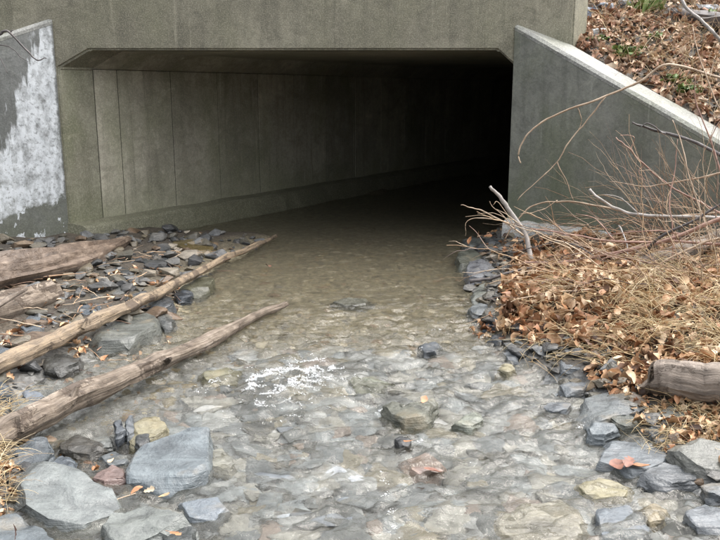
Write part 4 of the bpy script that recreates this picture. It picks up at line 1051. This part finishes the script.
for x, y in sample([(-40, 455), (10, 458), (12, 505), (-40, 510)], 260, .05):
    items.append((keep_up(arc(x, y, hz(x, y) + .05, U(.06, .18), U(0, 6.28), U(.1, .9), U(.3, 1.5), 6)), U(.001, .002)))
for k in range(1900):
    x, v = U(2.3, 5.5), U(0.05, 2.5); y, z = bank_z(x, v)
    items.append((arc(x, y, z, U(.15, .5), U(0, 6.28), U(.3, 1.3), U(.2, 1.2), 6), U(.0014, .003)))
strips('dry_grass', items, M['straw'], 'matted straw coloured dry grass on the banks', 'grass')
items = []
def stem(x, y, z, L, az, el, droop, w, fn):
    P = arc(x, y, z, L, az, el, droop, 10, .26); P = fn(P); items.append((P, w))
    for k in range(random.randint(1, 4)):
        q = P[random.randint(2, 8)]; sgn = random.choice((-1, 1))
        items.append((fn(arc(q[0], q[1], q[2], L * U(.15, .4), az + sgn * U(.4, .9), el - droop * .4 + U(-.5, .6), U(-.3, .6), 5, .25)), w * .6))
up = lambda P: keep_up(P, .01)
same = lambda P: P
for x, y in sample([(560, 240), (620, 222), (760, 222), (760, 300), (640, 300), (540, 285)], 165, .3):
    stem(x, y, hz(x, y) + U(.0, .12), U(.35, 1.1), random.choice([U(2.5, 3.9), U(2.7, 3.6), U(-.6, .6)]), U(.0, .75), U(.1, 1.1), U(.0022, .0062), up)
for x, y in sample([(640, 232), (760, 222), (760, 285), (660, 280)], 74, .35):
    stem(x, y, hz(x, y), U(.5, 1.15), U(1.2, 4.2), U(.8, 1.5), U(.1, .9), U(.002, .0045), up)
for k in range(110):
    x, v = U(2.4, 5.5), U(0.05, 2.6); y, z = bank_z(x, v)
    stem(x, y, z, U(.25, .9), U(0, 6.28), U(.2, 1.4), U(.2, 1.2), U(.002, .0045), same)
for x, y in sample([(-40, 395), (-40, 300), (60, 268), (180, 250), (240, 250), (180, 300), (165, 330), (60, 372)], 130, .06):
    items.append((keep_up(arc(x, y, hz(x, y) + U(.01, .05), U(.06, .35), U(0, 6.28), U(-.1, .25), U(-.1, .3), 5, .2), .012), U(.002, .007)))
strips('brushwood', items, M['twigs'], 'tangle of fine reddish twigs over the banks', 'twigs')

# ------------------------------------------------------------------ leaves
def leaf_templates(n, seed, lobed=True, curl=1.0):
    rr = random.Random(seed); out = []
    for k in range(n):
        st = [0, .12, .26, .40, .54, .70, .86, 1.0]
        w = [.015, .16, .10, .25, .15, .27, .14, .0] if (lobed and k % 2 == 0) else [.01, .16, .24, .28, .26, .2, .1, .0]
        bend, fold, tw = curl * rr.uniform(-3.2, 3.2), curl * rr.uniform(-.4, 1.7), curl * rr.uniform(-2.4, 2.4)
        V = []
        zz, xx, a = 0.0, 0.0, -bend * .5
        for i, (s, ww) in enumerate(zip(st, w)):
            if i:
                ds = st[i] - st[i - 1]; a += bend * ds; xx += ds * math.cos(a); zz += ds * math.sin(a)
            t = tw * s
            for q in (-1, 0, 1):
                yy = q * ww * rr.uniform(.85, 1.15); h = abs(q) * ww * fold * rr.uniform(.7, 1.3)
                V.append((xx - .45, yy * math.cos(t) - h * math.sin(t), zz + yy * math.sin(t) + h * math.cos(t)))
        Fc = []
        for i in range(len(st) - 1):
            b = 3 * i
            for j in (0, 1):
                Fc.append((b + j, b + j + 1, b + 4 + j)); Fc.append((b + j, b + 4 + j, b + 3 + j))
        out.append((np.array(V), np.array(Fc)))
    return out
LT = leaf_templates(16, 3)
LF = leaf_templates(16, 8, curl=0.3)
it = []
def add_leaves(poly, n, z, lo, hi, tilt, lift):
    for x, y in sample(poly, n, z):
        it.append(((x, y, hz(x, y) + abs(random.gauss(0, lift)) + .006), U(lo, hi), random.gauss(0, tilt), random.gauss(0, tilt), U(0, 6.28)))
add_leaves([(506, 274), (524, 255), (600, 262), (640, 280), (620, 330), (592, 346), (545, 332), (500, 318), (500, 298)], 1500, .16, .05, .135, .9, .035)
add_leaves([(520, 232), (600, 225), (735, 225), (735, 300), (640, 290), (540, 268), (505, 258)], 1300, .26, .045, .12, .7, .02)
add_leaves([(600, 290), (735, 280), (735, 360), (640, 365), (590, 352)], 900, .22, .035, .11, .6, .02)
add_leaves([(470, 228), (520, 222), (525, 262), (498, 268), (470, 250)], 90, .1, .05, .08, .5, .015)
add_leaves([(610, 340), (735, 380), (735, 445), (690, 445), (640, 410), (600, 370)], 420, .12, .04, .075, .5, .012)
add_leaves([(468, 318), (488, 312), (500, 328), (478, 332)], 40, .05, .05, .08, .5, .02)
add_leaves([(-40, 400), (0, 300), (100, 270), (180, 260), (170, 330), (30, 395)], 130, .08, .035, .075, .4, .015)
add_leaves([(60, 325), (95, 312), (100, 330), (70, 345)], 26, .12, .045, .075, .7, .03)
add_leaves([(-40, 460), (15, 460), (14, 510), (-40, 520)], 90, .08, .03, .055, .6, .02)
add_leaves([(60, 446), (105, 440), (128, 450), (100, 465), (60, 462)], 46, .03, .03, .05, .5, .02)
add_leaves([(725, 228), (950, 230), (1050, 470), (800, 560), (725, 440)], 1500, .25, .045, .11, .6, .015)
add_leaves([(-40, 262), (-40, 520), (-330, 560), (-300, 262)], 700, .12, .045, .10, .6, .015)
scatter('leaf_litter', it, LT, M['leaf'], 'curled brown leaves heaped on the right bank and caught along the edges', 'leaves', True)
it = []
for k in range(4600):
    x = HW1 + .05 + abs(random.gauss(0, 1)) * 2.0; v = U(0.02, 3.4)
    if x > 7: continue
    y, z = bank_z(x, v)
    it.append(((x, y, z + abs(random.gauss(0, .02)) + .006), U(.06, .13), random.gauss(-.3, .6), random.gauss(0, .5), U(0, 6.28)))
scatter('bank_leaf_litter', it, LT, M['leaf_bank'], 'reddish brown leaves covering the embankment behind the wing wall', 'leaves', True)
# a few leaves one can point at
def one_leaf(p, s, mat, label, seed, tilt=.3):
    rr = random.Random(seed); v, f = LF[seed % len(LF)]
    v = (v * s) @ euler_np(rr.gauss(0, tilt), rr.gauss(0, tilt), rr.uniform(0, 6.28)).T
    o = link('leaf', np_mesh('leaf', v, f, True), mat, loc=p)
    return tag(o, label, 'leaf', 'single fallen leaves')
one_leaf(spot(174, 533, .10), .075, M['leaf_orange'], 'orange leaf on the pale greenish block at the bottom edge', 4)
one_leaf(spot(137, 490, .03), .06, M['leaf_orange'], 'orange leaf beside the tip of the thin stem', 7)
one_leaf(spot(149, 490, .03), .045, M['leaf_pale'], 'cream leaf between two orange ones above the greenish block', 2)
one_leaf(spot(164, 495, .03), .055, M['leaf_tan'], 'tan leaf awash just right of the cream leaf', 9)
one_leaf(spot(268, 266, .006), .10, M['leaf_red'], 'red brown leaf adrift in the smooth water, left', 5, .1)
one_leaf(spot(432, 470, .02), .08, M['leaf_red'], 'dull red leaf on the pinkish drowned stone', 11, .1)
one_leaf(spot(424, 399, .10), .06, M['leaf_orange'], 'small orange leaf stuck on the midstream boulder', 13, .2)
one_leaf(spot(409, 440, .05), .07, M['leaf_orange'], 'rusty leaf caught on the small black stone', 3)
one_leaf(spot(14, 532, .13), .06, M['leaf_red'], 'reddish leaf standing on the bottom left corner slab', 6, .9)
one_leaf(spot(618, 464, .035), .11, M['leaf_red'], 'brick red leaf on the wide pale blue slab, leftmost of three', 15, .12)
one_leaf(spot(629, 462, .035), .10, M['leaf_red'], 'brick red leaf in the middle of three on the wide pale blue slab', 12, .12)
one_leaf(spot(639, 465, .035), .09, M['leaf_orange'], 'rusty leaf on the wide pale blue slab, rightmost of three', 17, .12)
one_leaf(bankp(660, 258, .03), .11, M['leaf_orange'], 'yellow orange leaf under the pale hidden log', 10, .3)
for k, (px, py) in enumerate([(478, 222), (470, 228), (488, 224)]):
    one_leaf(spot(px, py + 12, .14), .09, M['leaf_orange'], ['rust orange leaf by the stick, nearest the tunnel mouth', 'rust orange leaf at the tunnel mouth, left of the stick tip', 'rust orange leaf right below the stout stick'][k], 20 + k, .7)

# green plants on the embankment
def plant(px, py, n, size, label, blade=False):
    best = None
    for k in range(500):
        Y = 6.4 + k * 0.012; p = at(px, py, Y); y0, z0 = back_line(p.x)
        if Y >= y0 and p.z <= bank_z(p.x, Y - y0)[1]: best = Vector((p.x, Y, bank_z(p.x, Y - y0)[1])); break
    if best is None: best = at(px, py, 8.5)
    root = tag(link('green_plant', None, loc=best), label, 'plant', 'green plants on the embankment')
    vs, fs_, off = [], [], 0
    for k in range(n):
        if blade:
            v, f = LT[1]; v = v * np.array([1, .12, .4])
            s = size * U(.7, 1.4); r = (U(-.4, .4), -U(.7, 1.5), U(0, 6.28)); p = (random.gauss(0, size * .35), random.gauss(0, size * .3), size * .35)
        else:
            v, f = LT[2 * random.randrange(8) + 1]; s = size * U(.3, .55); r = (random.gauss(0, .5), random.gauss(0, .5), U(0, 6.28))
            p = (random.gauss(0, size * .45), random.gauss(0, size * .35), U(.02, size * .6))
        vs.append((v * s) @ euler_np(*r).T + np.array(p)); fs_.append(f + off); off += len(v)
    link('foliage', np_mesh('foliage', np.concatenate(vs), np.concatenate(fs_), True), M['green'], root)
    st = []
    for k in range(5):
        st.append((arc(0, 0, -.03, size * .6, U(0, 6.28), U(.6, 1.4), .4, 4), .002))
    vs2 = [];
    V, Fc, off = [], [], 0
    for P, w in st:
        for p in P: V += [p + np.array([w, 0, 0]), p + np.array([-w, w, 0]), p + np.array([-w, -w, 0])]
        for k in range(len(P) - 1):
            for i in range(3):
                j = (i + 1) % 3; Fc.append((off + 3 * k + i, off + 3 * k + j, off + 3 * k + 3 + j, off + 3 * k + 3 + i))
        off = len(V)
    link('stem', np_mesh('stem', np.array(V), np.array(Fc)), M['green'], root)
plant(626, 58, 60, .16, 'bright green leafy plant nearest the middle of the wing wall top')
plant(598, 44, 26, .11, 'small green plant right below the white stone')
plant(646, 12, 60, .22, 'green grass tuft at the top of the embankment', True)
plant(672, 84, 34, .13, 'green plant by the lower half of the wing wall top')
plant(688, 97, 38, .15, 'green plant lowest on the bank beside the coping')
plant(655, 40, 22, .11, 'pale green sprig halfway up the leafy bank')
plant(706, 20, 24, .14, 'green plant beside the pale slab in the top right corner')
